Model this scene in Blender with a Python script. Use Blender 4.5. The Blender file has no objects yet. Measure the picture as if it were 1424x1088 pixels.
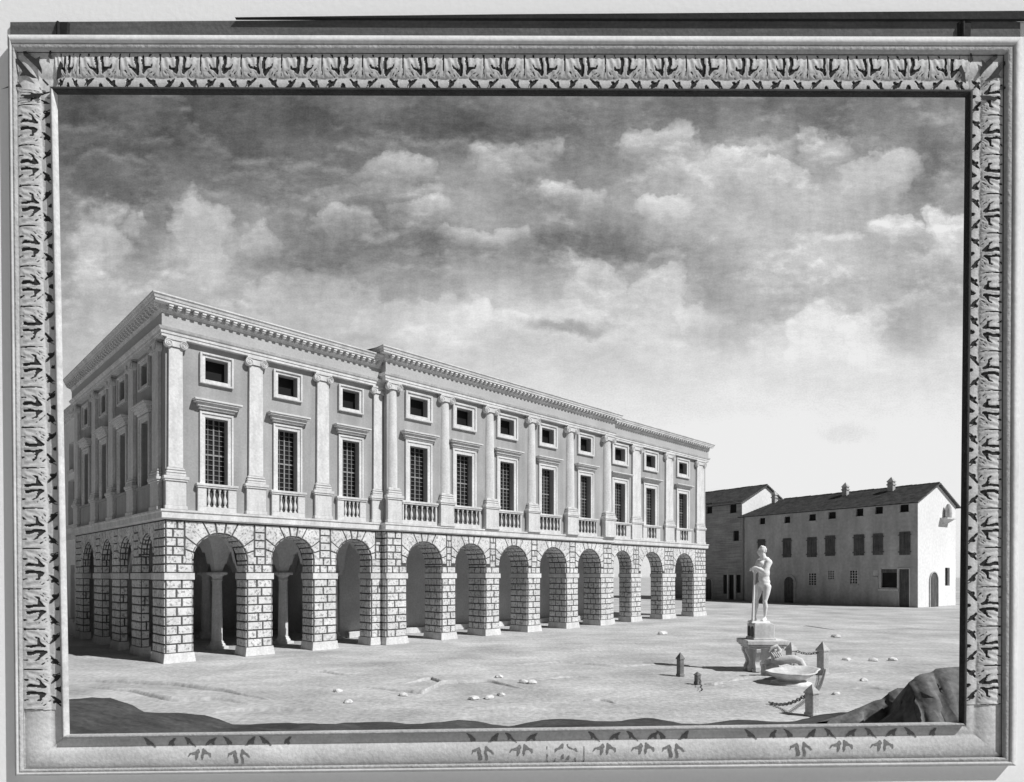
import bpy, bmesh, math, random
from mathutils import Vector, Matrix
random.seed(7)
scn = bpy.context.scene
C = scn.collection
F = 903.0; H = 4.5; YH = 799.0; CX = 712.0          # lens and eye height of the view
PI = math.pi

# ------------------------------------------------------------------ camera
cam = bpy.data.cameras.new('camera'); camo = bpy.data.objects.new('camera', cam); C.objects.link(camo)
camo.location = (0, 0, H); camo.rotation_euler = (PI/2, 0, 0)
cam.sensor_width = 36; cam.lens = F/1424*36; cam.shift_y = (YH-544)/1424
cam.clip_start = .05; cam.clip_end = 5000
scn.camera = camo
scn.view_settings.view_transform = 'Standard'; scn.view_settings.look = 'None'
scn.view_settings.exposure = 0; scn.view_settings.gamma = 1

# ------------------------------------------------------------------ node helpers
def mat(name, col, col2=None, nscale=1.0, grain=30.0, gamt=.12, rough=.9, bump=.15, bscale=20., streak=None, stamt=.2, pit=None):
    """grey procedural surface: broad mottling, fine grain, optional long streaks and pits"""
    m = bpy.data.materials.new(name); m.use_nodes = True
    nt = m.node_tree; N = nt.nodes; L = nt.links
    b = N['Principled BSDF']; b.inputs['Roughness'].default_value = rough
    b.inputs['Specular IOR Level'].default_value = .15
    tc = N.new('ShaderNodeTexCoord')
    def noise(scale, detail=4, vec=None, r=.55):
        n = N.new('ShaderNodeTexNoise'); n.inputs['Scale'].default_value = scale
        n.inputs['Detail'].default_value = detail; n.inputs['Roughness'].default_value = r
        L.new(vec or tc.outputs['Object'], n.inputs['Vector']); return n.outputs['Fac']
    def mr(x, a, b_, c, d):
        n = N.new('ShaderNodeMapRange'); L.new(x, n.inputs[0])
        for i, q in enumerate((a, b_, c, d)): n.inputs[i+1].default_value = q
        return n.outputs[0]
    def mul(a, b_):
        n = N.new('ShaderNodeMath'); n.operation = 'MULTIPLY'; L.new(a, n.inputs[0]); L.new(b_, n.inputs[1]); return n.outputs[0]
    if col2 is None: col2 = col*.72
    v = mr(noise(nscale, 6), .3, .7, col2, col)
    v = mul(v, mr(noise(grain, 3), .3, .7, 1-gamt, 1+gamt))
    if streak:
        mp = N.new('ShaderNodeMapping'); mp.inputs['Scale'].default_value = streak
        L.new(tc.outputs['Object'], mp.inputs['Vector'])
        v = mul(v, mr(noise(1., 5, mp.outputs[0]), .35, .65, 1-stamt, 1+stamt*.6))
    if pit:
        v = mul(v, mr(noise(pit, 2, None, .7), .36, .47, .45, 1.0))
    cb = N.new('ShaderNodeCombineXYZ')
    for i in range(3): L.new(v, cb.inputs[i])
    L.new(cb.outputs[0], b.inputs['Base Color'])
    if bump:
        bp = N.new('ShaderNodeBump'); bp.inputs['Strength'].default_value = bump; bp.inputs['Distance'].default_value = .05
        L.new(noise(bscale, 5), bp.inputs['Height']); L.new(bp.outputs[0], b.inputs['Normal'])
    return m

M = dict(
  stone=mat('pale_stone', .66, .52, .8, 9, .12, bump=.15, bscale=12, streak=(2.5, 2.5, .25), stamt=.12),
  block=mat('rusticated_stone', .70, .50, .7, 6, .12, bump=.5, bscale=9, pit=7),
  joint=mat('mortar_joint', .10, .07, 2, 20),
  plaster=mat('grey_plaster', .37, .29, .5, 9, .09, bump=.12, bscale=8, streak=(1.6, 1.6, .12), stamt=.13),
  inner=mat('loggia_plaster', .58, .46, .6, 8, .12, bump=.1),
  ground=mat('square_earth', .55, .32, .22, 5, .20, bump=.7, bscale=5, streak=(.5, 1.1, 1), stamt=.12),
  dark=mat('dark_earth', .085, .045, .5, 8, .2, bump=.5, bscale=3, streak=(.5, 3, 3), stamt=.3),
  rock=mat('earth_slope', .19, .11, .8, 8, .25, bump=.7, bscale=2.5, streak=(2.0, 1., .8), stamt=.35),
  glass=mat('window_dark', .022, .012, 1, 9, .1, rough=.35, bump=0),
  bars=mat('window_lattice', .30, .22, 2, 20),
  tile=mat('roof_tiles', .15, .07, 1.2, 3, .25, bump=.6, bscale=5),
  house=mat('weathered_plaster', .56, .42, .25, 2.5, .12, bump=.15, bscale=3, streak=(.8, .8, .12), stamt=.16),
  gable=mat('sun_brightened_plaster', .80, .68, .12, 2.5, .08, bump=.1, bscale=3),  # house plaster made paler, the gable's sunlight put into the colour
  brick=mat('bare_brick', .42, .28, .3, 2.5, .12, bump=.25, bscale=3, streak=(.3, .3, 5.), stamt=.28),
  shutter=mat('shutter_wood', .15, .09, 1, 6, .15, streak=(9, 9, .5), stamt=.3),
  marble=mat('statue_marble', .82, .70, 2, 18, .07, bump=.15, bscale=10),
  post=mat('post_stone', .50, .36, 2, 15, .15, bump=.4, bscale=12),
  iron=mat('chain_iron', .16, .10, 8, 30, .2, rough=.6),
  frame=mat('frame_plaster', .70, .50, 1.4, 40, .12, bump=.12, bscale=30, streak=(1.5, 1.5, 9), stamt=.12),
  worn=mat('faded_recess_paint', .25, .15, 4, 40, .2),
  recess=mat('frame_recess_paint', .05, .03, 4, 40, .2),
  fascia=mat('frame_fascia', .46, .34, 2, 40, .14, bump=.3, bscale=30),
  slat=mat('frame_slat', .66, .54, 2, 40, .08, bump=.1),
  wall=mat('white_wall', .90, .88, .8, 30, .02, bump=.05),
  beam=mat('grey_beam', .14, .10, 2, 40, .14, streak=(2, 2, 30), stamt=.15),
  rod=mat('black_rod', .03, .02, 2, 40, .2),
)

# ------------------------------------------------------------------ object helpers
def tag(o, label=None, cat=None, group=None, kind=None):
    if label: o['label'] = label
    if cat: o['category'] = cat
    if group: o['group'] = group
    if kind: o['kind'] = kind
    return o
def empty(name, loc=(0, 0, 0), rz=0):
    o = bpy.data.objects.new(name, None); C.objects.link(o); o.location = loc; o.rotation_euler = (0, 0, rz)
    o.empty_display_size = .3
    return o
def dup(o, parent=None):
    c = o.copy(); C.objects.link(c)
    if parent is not None: c.parent = parent
    for ch in list(o.children):
        d = dup(ch, c)
    return c
class MB:
    def __init__(s): s.v = []; s.f = []; s.m = []; s.smooth = []
    def add(s, vs, fs, mi=0, sm=False):
        n = len(s.v); s.v += [tuple(p) for p in vs]
        for f in fs: s.f.append([n+i for i in f]); s.m.append(mi); s.smooth.append(sm)
        return s
    def box(s, x0, x1, y0, y1, z0, z1, mi=0):
        vs = [(x, y, z) for z in (z0, z1) for y in (y0, y1) for x in (x0, x1)]
        return s.add(vs, [(0, 2, 3, 1), (4, 5, 7, 6), (0, 1, 5, 4), (2, 6, 7, 3), (0, 4, 6, 2), (1, 3, 7, 5)], mi)
    def prism(s, a, b, mi=0, sm=False):          # two matching loops
        n = len(a)
        s.add(list(a)+list(b), [tuple(range(n))[::-1], tuple(range(n, 2*n))], mi)
        s.add(list(a)+list(b), [(i, (i+1) % n, n+(i+1) % n, n+i) for i in range(n)], mi, sm)
        return s
    def lathe(s, prof, c=(0, 0, 0), n=16, mi=0, a0=0, a1=2*PI, axis='z', sm=True):
        full = abs(a1-a0-2*PI) < 1e-6
        k = n if full else n+1
        vs = []
        for r, h in prof:
            for i in range(k):
                a = a0+(a1-a0)*i/n
                p = (r*math.cos(a), r*math.sin(a), h)
                if axis == 'y': p = (p[0], p[2], p[1])
                if axis == 'x': p = (p[2], p[0], p[1])
                vs.append((c[0]+p[0], c[1]+p[1], c[2]+p[2]))
        fs = []
        for j in range(len(prof)-1):
            for i in range(n):
                i2 = (i+1) % k
                fs.append((j*k+i, j*k+i2, (j+1)*k+i2, (j+1)*k+i))
        s.add(vs, fs, mi, sm)
        if full:
            s.add(vs[:k], [tuple(range(k))[::-1]], mi); s.add(vs[-k:], [tuple(range(k))], mi)
        return s
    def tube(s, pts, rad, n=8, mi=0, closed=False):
        P = [Vector(p) for p in pts]; m = len(P)
        R = rad if isinstance(rad, (list, tuple)) else [rad]*m
        vs = []; nrm = None
        for i in range(m):
            if closed: t = P[(i+1) % m]-P[i-1]
            else: t = P[min(i+1, m-1)]-P[max(i-1, 0)]
            t.normalize()
            if nrm is None:
                nrm = t.orthogonal().normalized()
            nrm = (nrm-t*nrm.dot(t)).normalized(); b = t.cross(nrm)
            for j in range(n):
                a = 2*PI*j/n
                vs.append(P[i]+(nrm*math.cos(a)+b*math.sin(a))*R[i])
        fs = []
        for i in range(m if closed else m-1):
            i2 = (i+1) % m
            for j in range(n):
                j2 = (j+1) % n
                fs.append((i*n+j, i*n+j2, i2*n+j2, i2*n+j))
        s.add(vs, fs, mi, True)
        if not closed: s.add(vs[:n], [tuple(range(n))[::-1]], mi); s.add(vs[-n:], [tuple(range(n))], mi)
        return s
    def build(s, name, mats, parent=None, bevel=0, weld=False, normals=True):
        me = bpy.data.meshes.new(name)
        me.from_pydata(s.v, [], s.f)
        if not isinstance(mats, (list, tuple)): mats = [mats]
        for m in mats: me.materials.append(m)
        me.polygons.foreach_set('material_index', s.m); me.polygons.foreach_set('use_smooth', s.smooth)
        if weld or normals:
            bm = bmesh.new(); bm.from_mesh(me)
            if weld: bmesh.ops.remove_doubles(bm, verts=bm.verts, dist=1e-4)
            bmesh.ops.recalc_face_normals(bm, faces=bm.faces); bm.to_mesh(me); bm.free()
        me.update()
        o = bpy.data.objects.new(name, me); C.objects.link(o)
        if parent is not None: o.parent = parent
        if bevel:
            bv = o.modifiers.new('bevel', 'BEVEL'); bv.width = bevel; bv.segments = 1; bv.limit_method = 'ANGLE'
        return o
def ray(x, y): return Vector(((x-CX)/F, 1, (YH-y)/F))
def gpt(x, y, z=0.):                                  # where a line of sight meets the level z
    r = ray(x, y); k = (z-H)/r.z
    return Vector((r.x*k, r.y*k, z))
def dpt(x, y, Y): r = ray(x, y); return Vector((r.x*Y, Y, H+r.z*Y))

# ------------------------------------------------------------------ ground
def ground_h(x, y):
    return 0
g = MB()
xs = [-600, -200, -80]+[-40+i*2 for i in range(61)]+[120, 250, 600]
ys = [-60, -10]+[0+i*1.5 for i in range(60)]+[110, 150, 300, 900]
nx = len(xs)
rr = random.Random(3)
vs = [(x, y, (rr.uniform(-.02, .015) if (22 < y < 85 and -15 < x < 40) else 0)-.02) for y in ys for x in xs]
g.add(vs, [(j*nx+i, j*nx+i+1, (j+1)*nx+i+1, (j+1)*nx+i) for j in range(len(ys)-1) for i in range(nx-1)], 0, True)
tag(g.build('ground', M['ground'], normals=False), 'pale trodden earth of the open square', kind='structure')

# low wavy earth ridges crossing the square (they are part of the ground)
def ridge(name, pts, w, h, m, label):
    b = MB(); P = [gpt(*p) for p in pts]; n = 7; vs = []
    # resample
    Q = []
    for i in range(len(P)-1):
        for k in range(6): Q.append(P[i].lerp(P[i+1], k/6))
    Q.append(P[-1])
    for i, p in enumerate(Q):
        e = math.sin(PI*i/(len(Q)-1))**.5 if 0 < i < len(Q)-1 else 0
        jit = rr.uniform(-.06, .06)
        for j in range(n):
            a = j/(n-1)*2-1
            # steep on the near side, gentle beyond
            hh = h*e*(1-a*a if a < 0 else (1-a)**1.3)*(1+jit)
            vs.append((p.x, p.y+a*w*(1 if a > 0 else .35)*(.4+.6*e)+jit, hh-.03))
    b.add(vs, [(i*n+j, i*n+j+1, (i+1)*n+j+1, (i+1)*n+j) for i in range(len(Q)-1) for j in range(n-1)], 0, True)
    return tag(b.build(name, m, normals=False), label, kind='structure')
ridges = [
 ([(95, 946), (170, 949), (250, 953), (310, 961), (380, 973)], .5, .16),
 ([(120, 955), (190, 962), (240, 974), (300, 972), (360, 979)], .5, .16),
 ([(290, 992), (330, 988), (400, 987), (450, 988)], .35, .12),
 ([(560, 951), (600, 944), (612, 948), (650, 950)], .5, .14),
 ([(500, 955), (570, 962), (590, 964), (615, 950), (680, 947), (730, 958)], .6, .16),
 ([(640, 987), (690, 984), (760, 986)], .5, .1),
 ([(810, 974), (835, 973), (860, 978)], .5, .1),
 ([(395, 935), (450, 934), (490, 940)], .6, .12),
 ([(1012, 947), (1040, 943), (1068, 944), (1115, 944)], .5, .14),
 ([(980, 951), (994, 952), (1006, 949)], .4, .1),
 ([(1080, 874), (1120, 870), (1160, 876), (1230, 878), (1320, 880)], 1.2, .05),
 ([(1150, 938), (1200, 934), (1260, 936)], .5, .08),
 ([(1170, 957), (1210, 956), (1250, 960)], .5, .08),
 ([(700, 925), (780, 920), (860, 927), (930, 922)], .9, .1),
 ([(740, 945), (800, 940), (860, 945)], .7, .08),
]
for i, (pts, w, h) in enumerate(ridges):
    ridge('ground_ridge', pts, w, h, M['ground'], 'low wavy ridge in the earth of the square')

# dark earth bank along the near edge of the square, rising into rocks on the right
prof = [(-60, 950), (60, 966), (97, 966), (150, 969), (178, 973), (205, 983), (250, 988), (290, 998), (320, 1004), (350, 1003), (400, 1008), (450, 1004), (480, 1001), (520, 1006), (560, 1005),
        (600, 1001), (640, 1001), (680, 1007), (705, 1007), (735, 1001), (860, 998), (905, 999), (950, 1003), (1000, 1003), (1060, 1001), (1130, 996), (1165, 990), (1195, 984)]
def px_at(tab, x):
    for (a, b), (c, d) in zip(tab, tab[1:]):
        if a <= x <= c: return b+(d-b)*(x-a)/(c-a)
    return tab[-1][1]
b = MB(); NJ = 12; vs = []; cols = [(-60+i*12) for i in range(107)]
Yb = 18.0
for x in cols:
    top = dpt(x, px_at(prof, x), Yb+.9)
    zt = max(top.z, .03)
    for j in range(NJ):
        a = j/(NJ-1)
        yy = Yb+1.5-a*5.0
        hh = zt*min(1, (a/.12)**.8 if a < .12 else 1)*(1-.10*max(0, a-.12))+.10*math.sin(x*.031+a*7)*max(0, a-.2)*.6
        X = (x-CX)/F*(Yb+.9)
        hh += (.012*math.sin(x*.21)+.012*math.sin(x*.083+2)+rr.uniform(-.012, .012))*min(1, a*6)
        vs.append((X, yy+.25*math.sin(x*.05+a*3), hh-.02 if j else -.03))
b.add(vs, [(i*NJ+j, i*NJ+j+1, (i+1)*NJ+j+1, (i+1)*NJ+j) for i in range(len(cols)-1) for j in range(NJ-1)], 0, True)
tag(b.build('earth_bank', M['dark'], normals=False), 'dark earth bank along the near edge of the square', kind='structure')
# rocks
def rock(name, prof, Y, depth, label, lean=.5, seed=1):
    r = random.Random(seed); b = MB(); vs = []; n = len(prof); J = 14
    for i, (x, y) in enumerate(prof):
        t = dpt(x, y, Y)
        for j in range(J):
            a = j/(J-1)
            # from the top edge the face comes forward and down with folded strata
            z = t.z*(1-a**1.25)-.05*a
            fold = .22*math.sin(i*1.1+a*6+seed)+.12*math.sin(i*2.3-a*9)
            vs.append((t.x-lean*a*t.z*.4+r.uniform(-.03, .03)+fold*.3*a, Y-a*depth*(.5+t.z*.3)-fold*a*(1-a)*3, z+r.uniform(-.03, .03)*min(1, a*5)))
    b.add(vs, [(i*J+j, i*J+j+1, (i+1)*J+j+1, (i+1)*J+j) for i in range(n-1) for j in range(J-1)], 0, True)
    # back slope
    vs = []
    for i, (x, y) in enumerate(prof):
        t = dpt(x, y, Y); vs += [tuple(t), (t.x, Y+.5, t.z*.75), (t.x, Y+1.3+t.z*.3, -.05)]
    b.add(vs, [(i*3+j, i*3+j+1, (i+1)*3+j+1, (i+1)*3+j) for i in range(n-1) for j in range(2)], 0, True)
    return tag(b.build(name, M['rock'], normals=False), label, kind='structure')
def dense(p, k=3):
    o = []
    for (a, b_), (c, d) in zip(p, p[1:]):
        for i in range(k): o.append((a+(c-a)*i/k, b_+(d-b_)*i/k))
    return o+[p[-1]]
rock('rock_outcrop', dense([(1150, 1003), (1185, 988), (1200, 982), (1215, 975), (1228, 972), (1237, 963), (1248, 957), (1263, 957), (1275, 963), (1290, 980), (1300, 1000)]), 17.4, 1.6, 'lower slope of dark rock at the right of the square', .9, 2)
rock('rock_outcrop', dense([(1225, 1006), (1250, 985), (1259, 962), (1264, 949), (1279, 938), (1295, 935), (1303, 930), (1320, 928), (1345, 927), (1380, 920), (1430, 912), (1500, 925)]), 16.4, 2.2, 'higher dark rock behind the lower slope at the right', .9, 5)

# loose stones on the square
stones = [(680, 971), (697, 967), (659, 972), (728, 949), (740, 950), (694, 942), (921, 882), (1163, 886), (1177, 918), (1214, 919), (1241, 918), (1201, 947), (1163, 966), (484, 977), (470, 962), (561, 967)]
SL = ['left stone of the close pair in the middle of the foreground', 'right stone of the close pair in the middle of the foreground', 'stone just left of the close pair in the middle foreground',
 'left stone of the pair below the middle arcade piers', 'right stone of the pair below the middle arcade piers', 'single stone just behind the middle foreground pair',
 'pale stone lying nearest to the right end of the palace arcade', 'single stone behind the tallest post, farthest out toward the long house', 'leftmost of the row of three stones right of the fountain',
 'middle one of the row of three stones right of the fountain', 'rightmost of the row of three stones, nearest the frame', 'single stone below the row of three, above the earth slope',
 'single stone just right of the nearest pointed post', 'nearer of the two stones in the left foreground', 'farther and leftmost of the two stones in the left foreground', 'lone stone between the left foreground pair and the middle stones']
for i, (x, y) in enumerate(stones):
    p = gpt(x, y); bm = bmesh.new(); bmesh.ops.create_icosphere(bm, subdivisions=2, radius=1)
    r = random.Random(i+20); k = .115+.03*r.random(); s = p.y/26
    for v_ in bm.verts:
        n = 1+.25*math.sin(v_.co.x*3+i)*math.cos(v_.co.y*4+i*2)+r.uniform(-.08, .08)
        v_.co = Vector((v_.co.x*k*s*1.4*n, v_.co.y*k*s*n, max(-.02, v_.co.z*k*s*.9*n)))
    me = bpy.data.meshes.new('loose_stone'); bm.to_mesh(me); bm.free(); me.materials.append(M['stone'])
    o = bpy.data.objects.new('loose_stone', me); C.objects.link(o); o.location = (p.x, p.y, .01)
    tag(o, SL[i], 'stone', 'loose stones scattered on the square')

# ------------------------------------------------------------------ PALACE
ANG = math.radians(44.84)
pal = empty('palace', (-17.56, 32.9, 0), ANG)
tag(pal, 'long Renaissance palace with rusticated ground arcade and Ionic pilasters', 'palace')
# sections of the front: s0, s1, plane y, vertical stretch above the string course
SEC = [(0, 12.9, 0., 1.0), (12.9, 36.8, -.55, 1.04), (36.8, 54.8, 0., 1.035)]
def zk(z, k): return z if z <= 7.8 else 7.8+(z-7.8)*k
ARCH = [[(1.3, 4.15), (5.56, 8.12), (9.6, 12.1)],
        [(14.42, 17.39), (18.6, 21.5), (22.85, 25.96), (27.36, 30.6), (32.1, 35.24)],
        [(37.9, 40.67), (42.3, 46.1), (48.5, 52.2)]]
SARCH = [(1.95, 4.1), (5.76, 8.3), (9.94, 12.45), (14.4, 17.6)]
ZB = 7.30; ZCR = 6.68; ZI0, ZI1 = 4.22, 4.58
class Plane:                                          # face of the palace: along, outward, up
    def __init__(s, kind, off=0): s.k = kind; s.o = off
    def __call__(s, a, n, z):
        return (a, s.o-n, z) if s.k == 'front' else (-n, a, z)
def arch_pts(c, R, zs, n=20):
    return [(c-R*math.cos(PI*i/n), zs+R*math.sin(PI*i/n)) for i in range(n+1)]
def arcade_wall(mb, P, a0, a1, openings, thick, zt=ZB):
    """wall of the arcade: piers, spandrels, reveals and soffits"""
    edges = [a0]
    for o in openings: edges += [o[0], o[1]]
    edges.append(a1)
    for i in range(0, len(edges), 2):
        x0, x1 = edges[i], edges[i+1]
        for n in (0, -thick):
            mb.add([P(x0, n, 0), P(x1, n, 0), P(x1, n, zt), P(x0, n, zt)], [(0, 1, 2, 3)], 0)
    mb.add([P(a0, 0, 0), P(a0, -thick, 0), P(a0, -thick, zt), P(a0, 0, zt)], [(0, 1, 2, 3)], 0)
    mb.add([P(a1, 0, 0), P(a1, -thick, 0), P(a1, -thick, zt), P(a1, 0, zt)], [(0, 1, 2, 3)], 0)
    for (x0, x1) in openings:
        R = (x1-x0)/2; c = (x0+x1)/2; zs = ZCR-R
        pts = [(x0, 0)]+arch_pts(c, R, zs)+[(x1, 0)]
        for n in (0, -thick):
            for (p, q) in zip(pts[1:-1], pts[2:-1]):
                mb.add([P(p[0], n, p[1]), P(q[0], n, q[1]), P(q[0], n, zt), P(p[0], n, zt)], [(0, 1, 2, 3)], 0)
        for (p, q) in zip(pts, pts[1:]):
            mb.add([P(p[0], 0, p[1]), P(q[0], 0, q[1]), P(q[0], -thick, q[1]), P(p[0], -thick, p[1])], [(0, 1, 2, 3)], 0, False)
PR = .045; GAP = .036; CH = .02
def panel(mb, pts, up, mi=1):
    """raised, chamfered stone: pts is a loop on the wall, up(p, h) lifts a point h off it"""
    cx = sum(p[0] for p in pts)/len(pts); cy = sum(p[1] for p in pts)/len(pts)
    def shrink(p, d):
        dx, dy = p[0]-cx, p[1]-cy
        return (cx+dx-math.copysign(min(d, abs(dx)*.45), dx), cy+dy-math.copysign(min(d, abs(dy)*.45), dy))
    jit = random.uniform(-.008, .012)
    lo = [shrink(p, GAP) for p in pts]; hi = [shrink(p, GAP+CH) for p in pts]
    A = [up(p, .002) for p in lo]; B = [up(p, PR+jit) for p in hi]; n = len(pts)
    mb.add(A+B, [(i, (i+1) % n, n+(i+1) % n, n+i) for i in range(n)]+[tuple(range(n, 2*n))], mi)
def lerpx(poly, z0, z1): pass
def courses(mb, up, x0, x1, zs, r, wide=.8, ph=0):
    for i, (za, zb) in enumerate(zip(zs, zs[1:])):
        w = x1-x0
        if w < .12: continue
        n = max(1, round(w/wide))
        if w < wide*1.1: n = 1 if (i+ph) % 3 else 2
        cuts = [x0]
        for k in range(1, n):
            cuts.append(x0+w*(k+(.18 if (i+ph) % 2 else -.18)+r.uniform(-.06, .06))/n)
        cuts.append(x1)
        for a, b_ in zip(cuts, cuts[1:]):
            panel(mb, [(a, za), (b_, za), (b_, zb), (a, zb)], up)
LOW = [.46+(ZI0-.46)*i/8 for i in range(9)]
HI = [ZI1+(ZB-.03-ZI1)*i/6 for i in range(7)]
def rustic(mb, P, a0, a1, openings, thick, seed, revthick=None, no_rev=()):
    r = random.Random(seed)
    up = lambda p, h: P(p[0], h, p[1])
    edges = [a0]
    for o in openings: edges += [o[0], o[1]]
    edges.append(a1)
    EX = .40
    for i in range(0, len(edges), 2):
        x0, x1 = edges[i], edges[i+1]
        courses(mb, up, x0, x1, LOW, r, .78, i//2)
        L_ = openings[i//2-1] if i > 0 else None; R_ = openings[i//2] if i//2 < len(openings) else None
        for k, (za, zb) in enumerate(zip(HI, HI[1:])):
            xa, xb = x0, x1
            if L_:
                zs = ZCR-(L_[1]-L_[0])/2
                if (za+zb)/2 > zs: xa = x0+min(EX, (x1-x0)*.36)
            if R_:
                zs = ZCR-(R_[1]-R_[0])/2
                if (za+zb)/2 > zs: xb = x1-min(EX, (x1-x0)*.36)
            courses(mb, up, xa, xb, [za, zb], r, .55, k+i)
    for j, (x0, x1) in enumerate(openings):
        R = (x1-x0)/2; c = (x0+x1)/2; zs = ZCR-R
        zs2 = min([z for z in HI if z >= zs-.23] or [zs])     # springing course
        exL = min(EX, ((x0-edges[2*j])*.36 if j or True else EX)); exR = min(EX, (edges[2*j+3]-x1)*.36)
        HH = ZB-.03-zs
        NV = 11
        def outer(th):
            cs, sn = math.cos(th), math.sin(th)       # th from the left horizontal
            ex = exL if cs > 0 else exR
            rr_ = 1e9
            if sn > 1e-4: rr_ = HH/sn
            if abs(cs) > 1e-4: rr_ = min(rr_, (R+ex)/abs(cs))
            return (c-rr_*cs, zs+rr_*sn)
        def inner(th): return (c-R*math.cos(th), zs+R*math.sin(th))
        for k in range(NV):
            t0, t1 = PI*k/NV, PI*(k+1)/NV
            pts = [inner(t0), outer(t0)]
            for tc in (math.atan2(HH, R+exL), PI-math.atan2(HH, R+exR)):
                if t0 < tc < t1: pts.append(outer(tc))
            pts += [outer(t1), inner(t1), inner((t0+t1)/2)]
            panel(mb, pts, up)
        # soffit and reveals
        arc = lambda th, d, h: P(c-(R-h)*math.cos(th), -d, zs+(R-h)*math.sin(th))
        nr = 3
        for k in range(NV):
            for q in range(nr):
                d0, d1 = thick*q/nr, thick*(q+1)/nr
                if k % 2: d0 = min(thick, d0+(.14 if q else 0)); d1 = min(thick, d1+.14)
                if d1-d0 < .1: continue
                panel(mb, [(PI*k/NV*R, d0), (PI*(k+1)/NV*R, d0), (PI*(k+1)/NV*R, d1), (PI*k/NV*R, d1)],
                      lambda p, h: arc(p[0]/R, p[1], h))
        zz = [z for z in HI if z < zs-.12]+[zs]
        for side, xx, sg in ((0, x0, 1), (1, x1, -1)):
            upr = lambda p, h, xx=xx, sg=sg: P(xx+sg*h, -p[0], p[1])
            courses(mb, upr, 0, thick, LOW, r, .62, side)
            courses(mb, upr, 0, thick, zz, r, .62, side+1)
def pier_trim(P, a0, a1, openings, thick, parent, wings=(False, False)):
    """impost slab and plinth of every pier, each a part"""
    edges = [a0]
    for o in openings: edges += [o[0], o[1]]
    edges.append(a1)
    for i in range(0, len(edges), 2):
        x0, x1 = edges[i], edges[i+1]
        e0 = .085 if (i > 0) else .0 if wings[0] else .085
        e1 = .085 if (i < len(edges)-2) else .0 if wings[1] else .085
        for nm, za, zb, d in (('impost', ZI0+.01, ZI1-.01, .09), ('pier_plinth', -.02, .46, .14)):
            q = MB(); s_ = 1 if nm == 'impost' else 1.6
            lo = [P(x0-e0*s_, d, za), P(x1+e1*s_, d, za), P(x1+e1*s_, -thick-.05, za), P(x0-e0*s_, -thick-.05, za)]
            sh = .0 if nm == 'impost' else .07
            k0 = sh if e0 else 0; k1 = sh if e1 else 0
            hi = [P(x0-e0*s_+k0, d-sh, zb), P(x1+e1*s_-k1, d-sh, zb), P(x1+e1*s_-k1, -thick-.05, zb), P(x0-e0*s_+k0, -thick-.05, zb)]
            q.prism(lo, hi)
            q.build(nm, M['stone'], parent, bevel=.015)
THK = [1.35, 1.9, 1.35]
PF = [Plane('front', s[2]) for s in SEC]; PS = Plane('side')
arc_obj = None
for i, nm in enumerate(('left', 'centre', 'right')):
    s0, s1, y, k = SEC[i]
    q = MB(); arcade_wall(q, PF[i], s0, s1, ARCH[i], THK[i])
    rustic(q, PF[i], s0, s1, ARCH[i], THK[i], 11+i)
    if i == 1:                                        # the returns of the projecting centre
        for xx, sg in ((s0, -1), (s1, 1)):
            upr = lambda p, h, xx=xx, sg=sg: (xx+sg*h, -.55+p[0], p[1])
            courses(q, upr, 0, .50, LOW, random.Random(5), .62); courses(q, upr, 0, .50, HI, random.Random(6), .62)
    if i == 2:
        upr = lambda p, h: (s1+h, p[0], p[1])
        courses(q, upr, 0, THK[i], LOW, random.Random(8), .62); courses(q, upr, 0, THK[i], HI, random.Random(9), .62)
    o = q.build('arcade_wall', [M['joint'], M['block']], pal, normals=False)
    pier_trim(PF[i], s0, s1, ARCH[i], THK[i], o, ((False, True), (False, False), (True, False))[i])
SIDE_END = 19.9
q = MB(); arcade_wall(q, PS, 1.352, SIDE_END, SARCH, .42)
rustic(q, PS, 1.352, SIDE_END, SARCH, .42, 31)
upr = lambda p, h: PS(p[0], h, p[1])
courses(q, upr, 0, 1.35, LOW, random.Random(8), .62); courses(q, upr, 0, 1.35, HI, random.Random(9), .5)
o = q.build('arcade_wall', [M['joint'], M['block']], pal, normals=False)
pier_trim(PS, 1.36, SIDE_END, SARCH, .42, o, (True, False))

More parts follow.
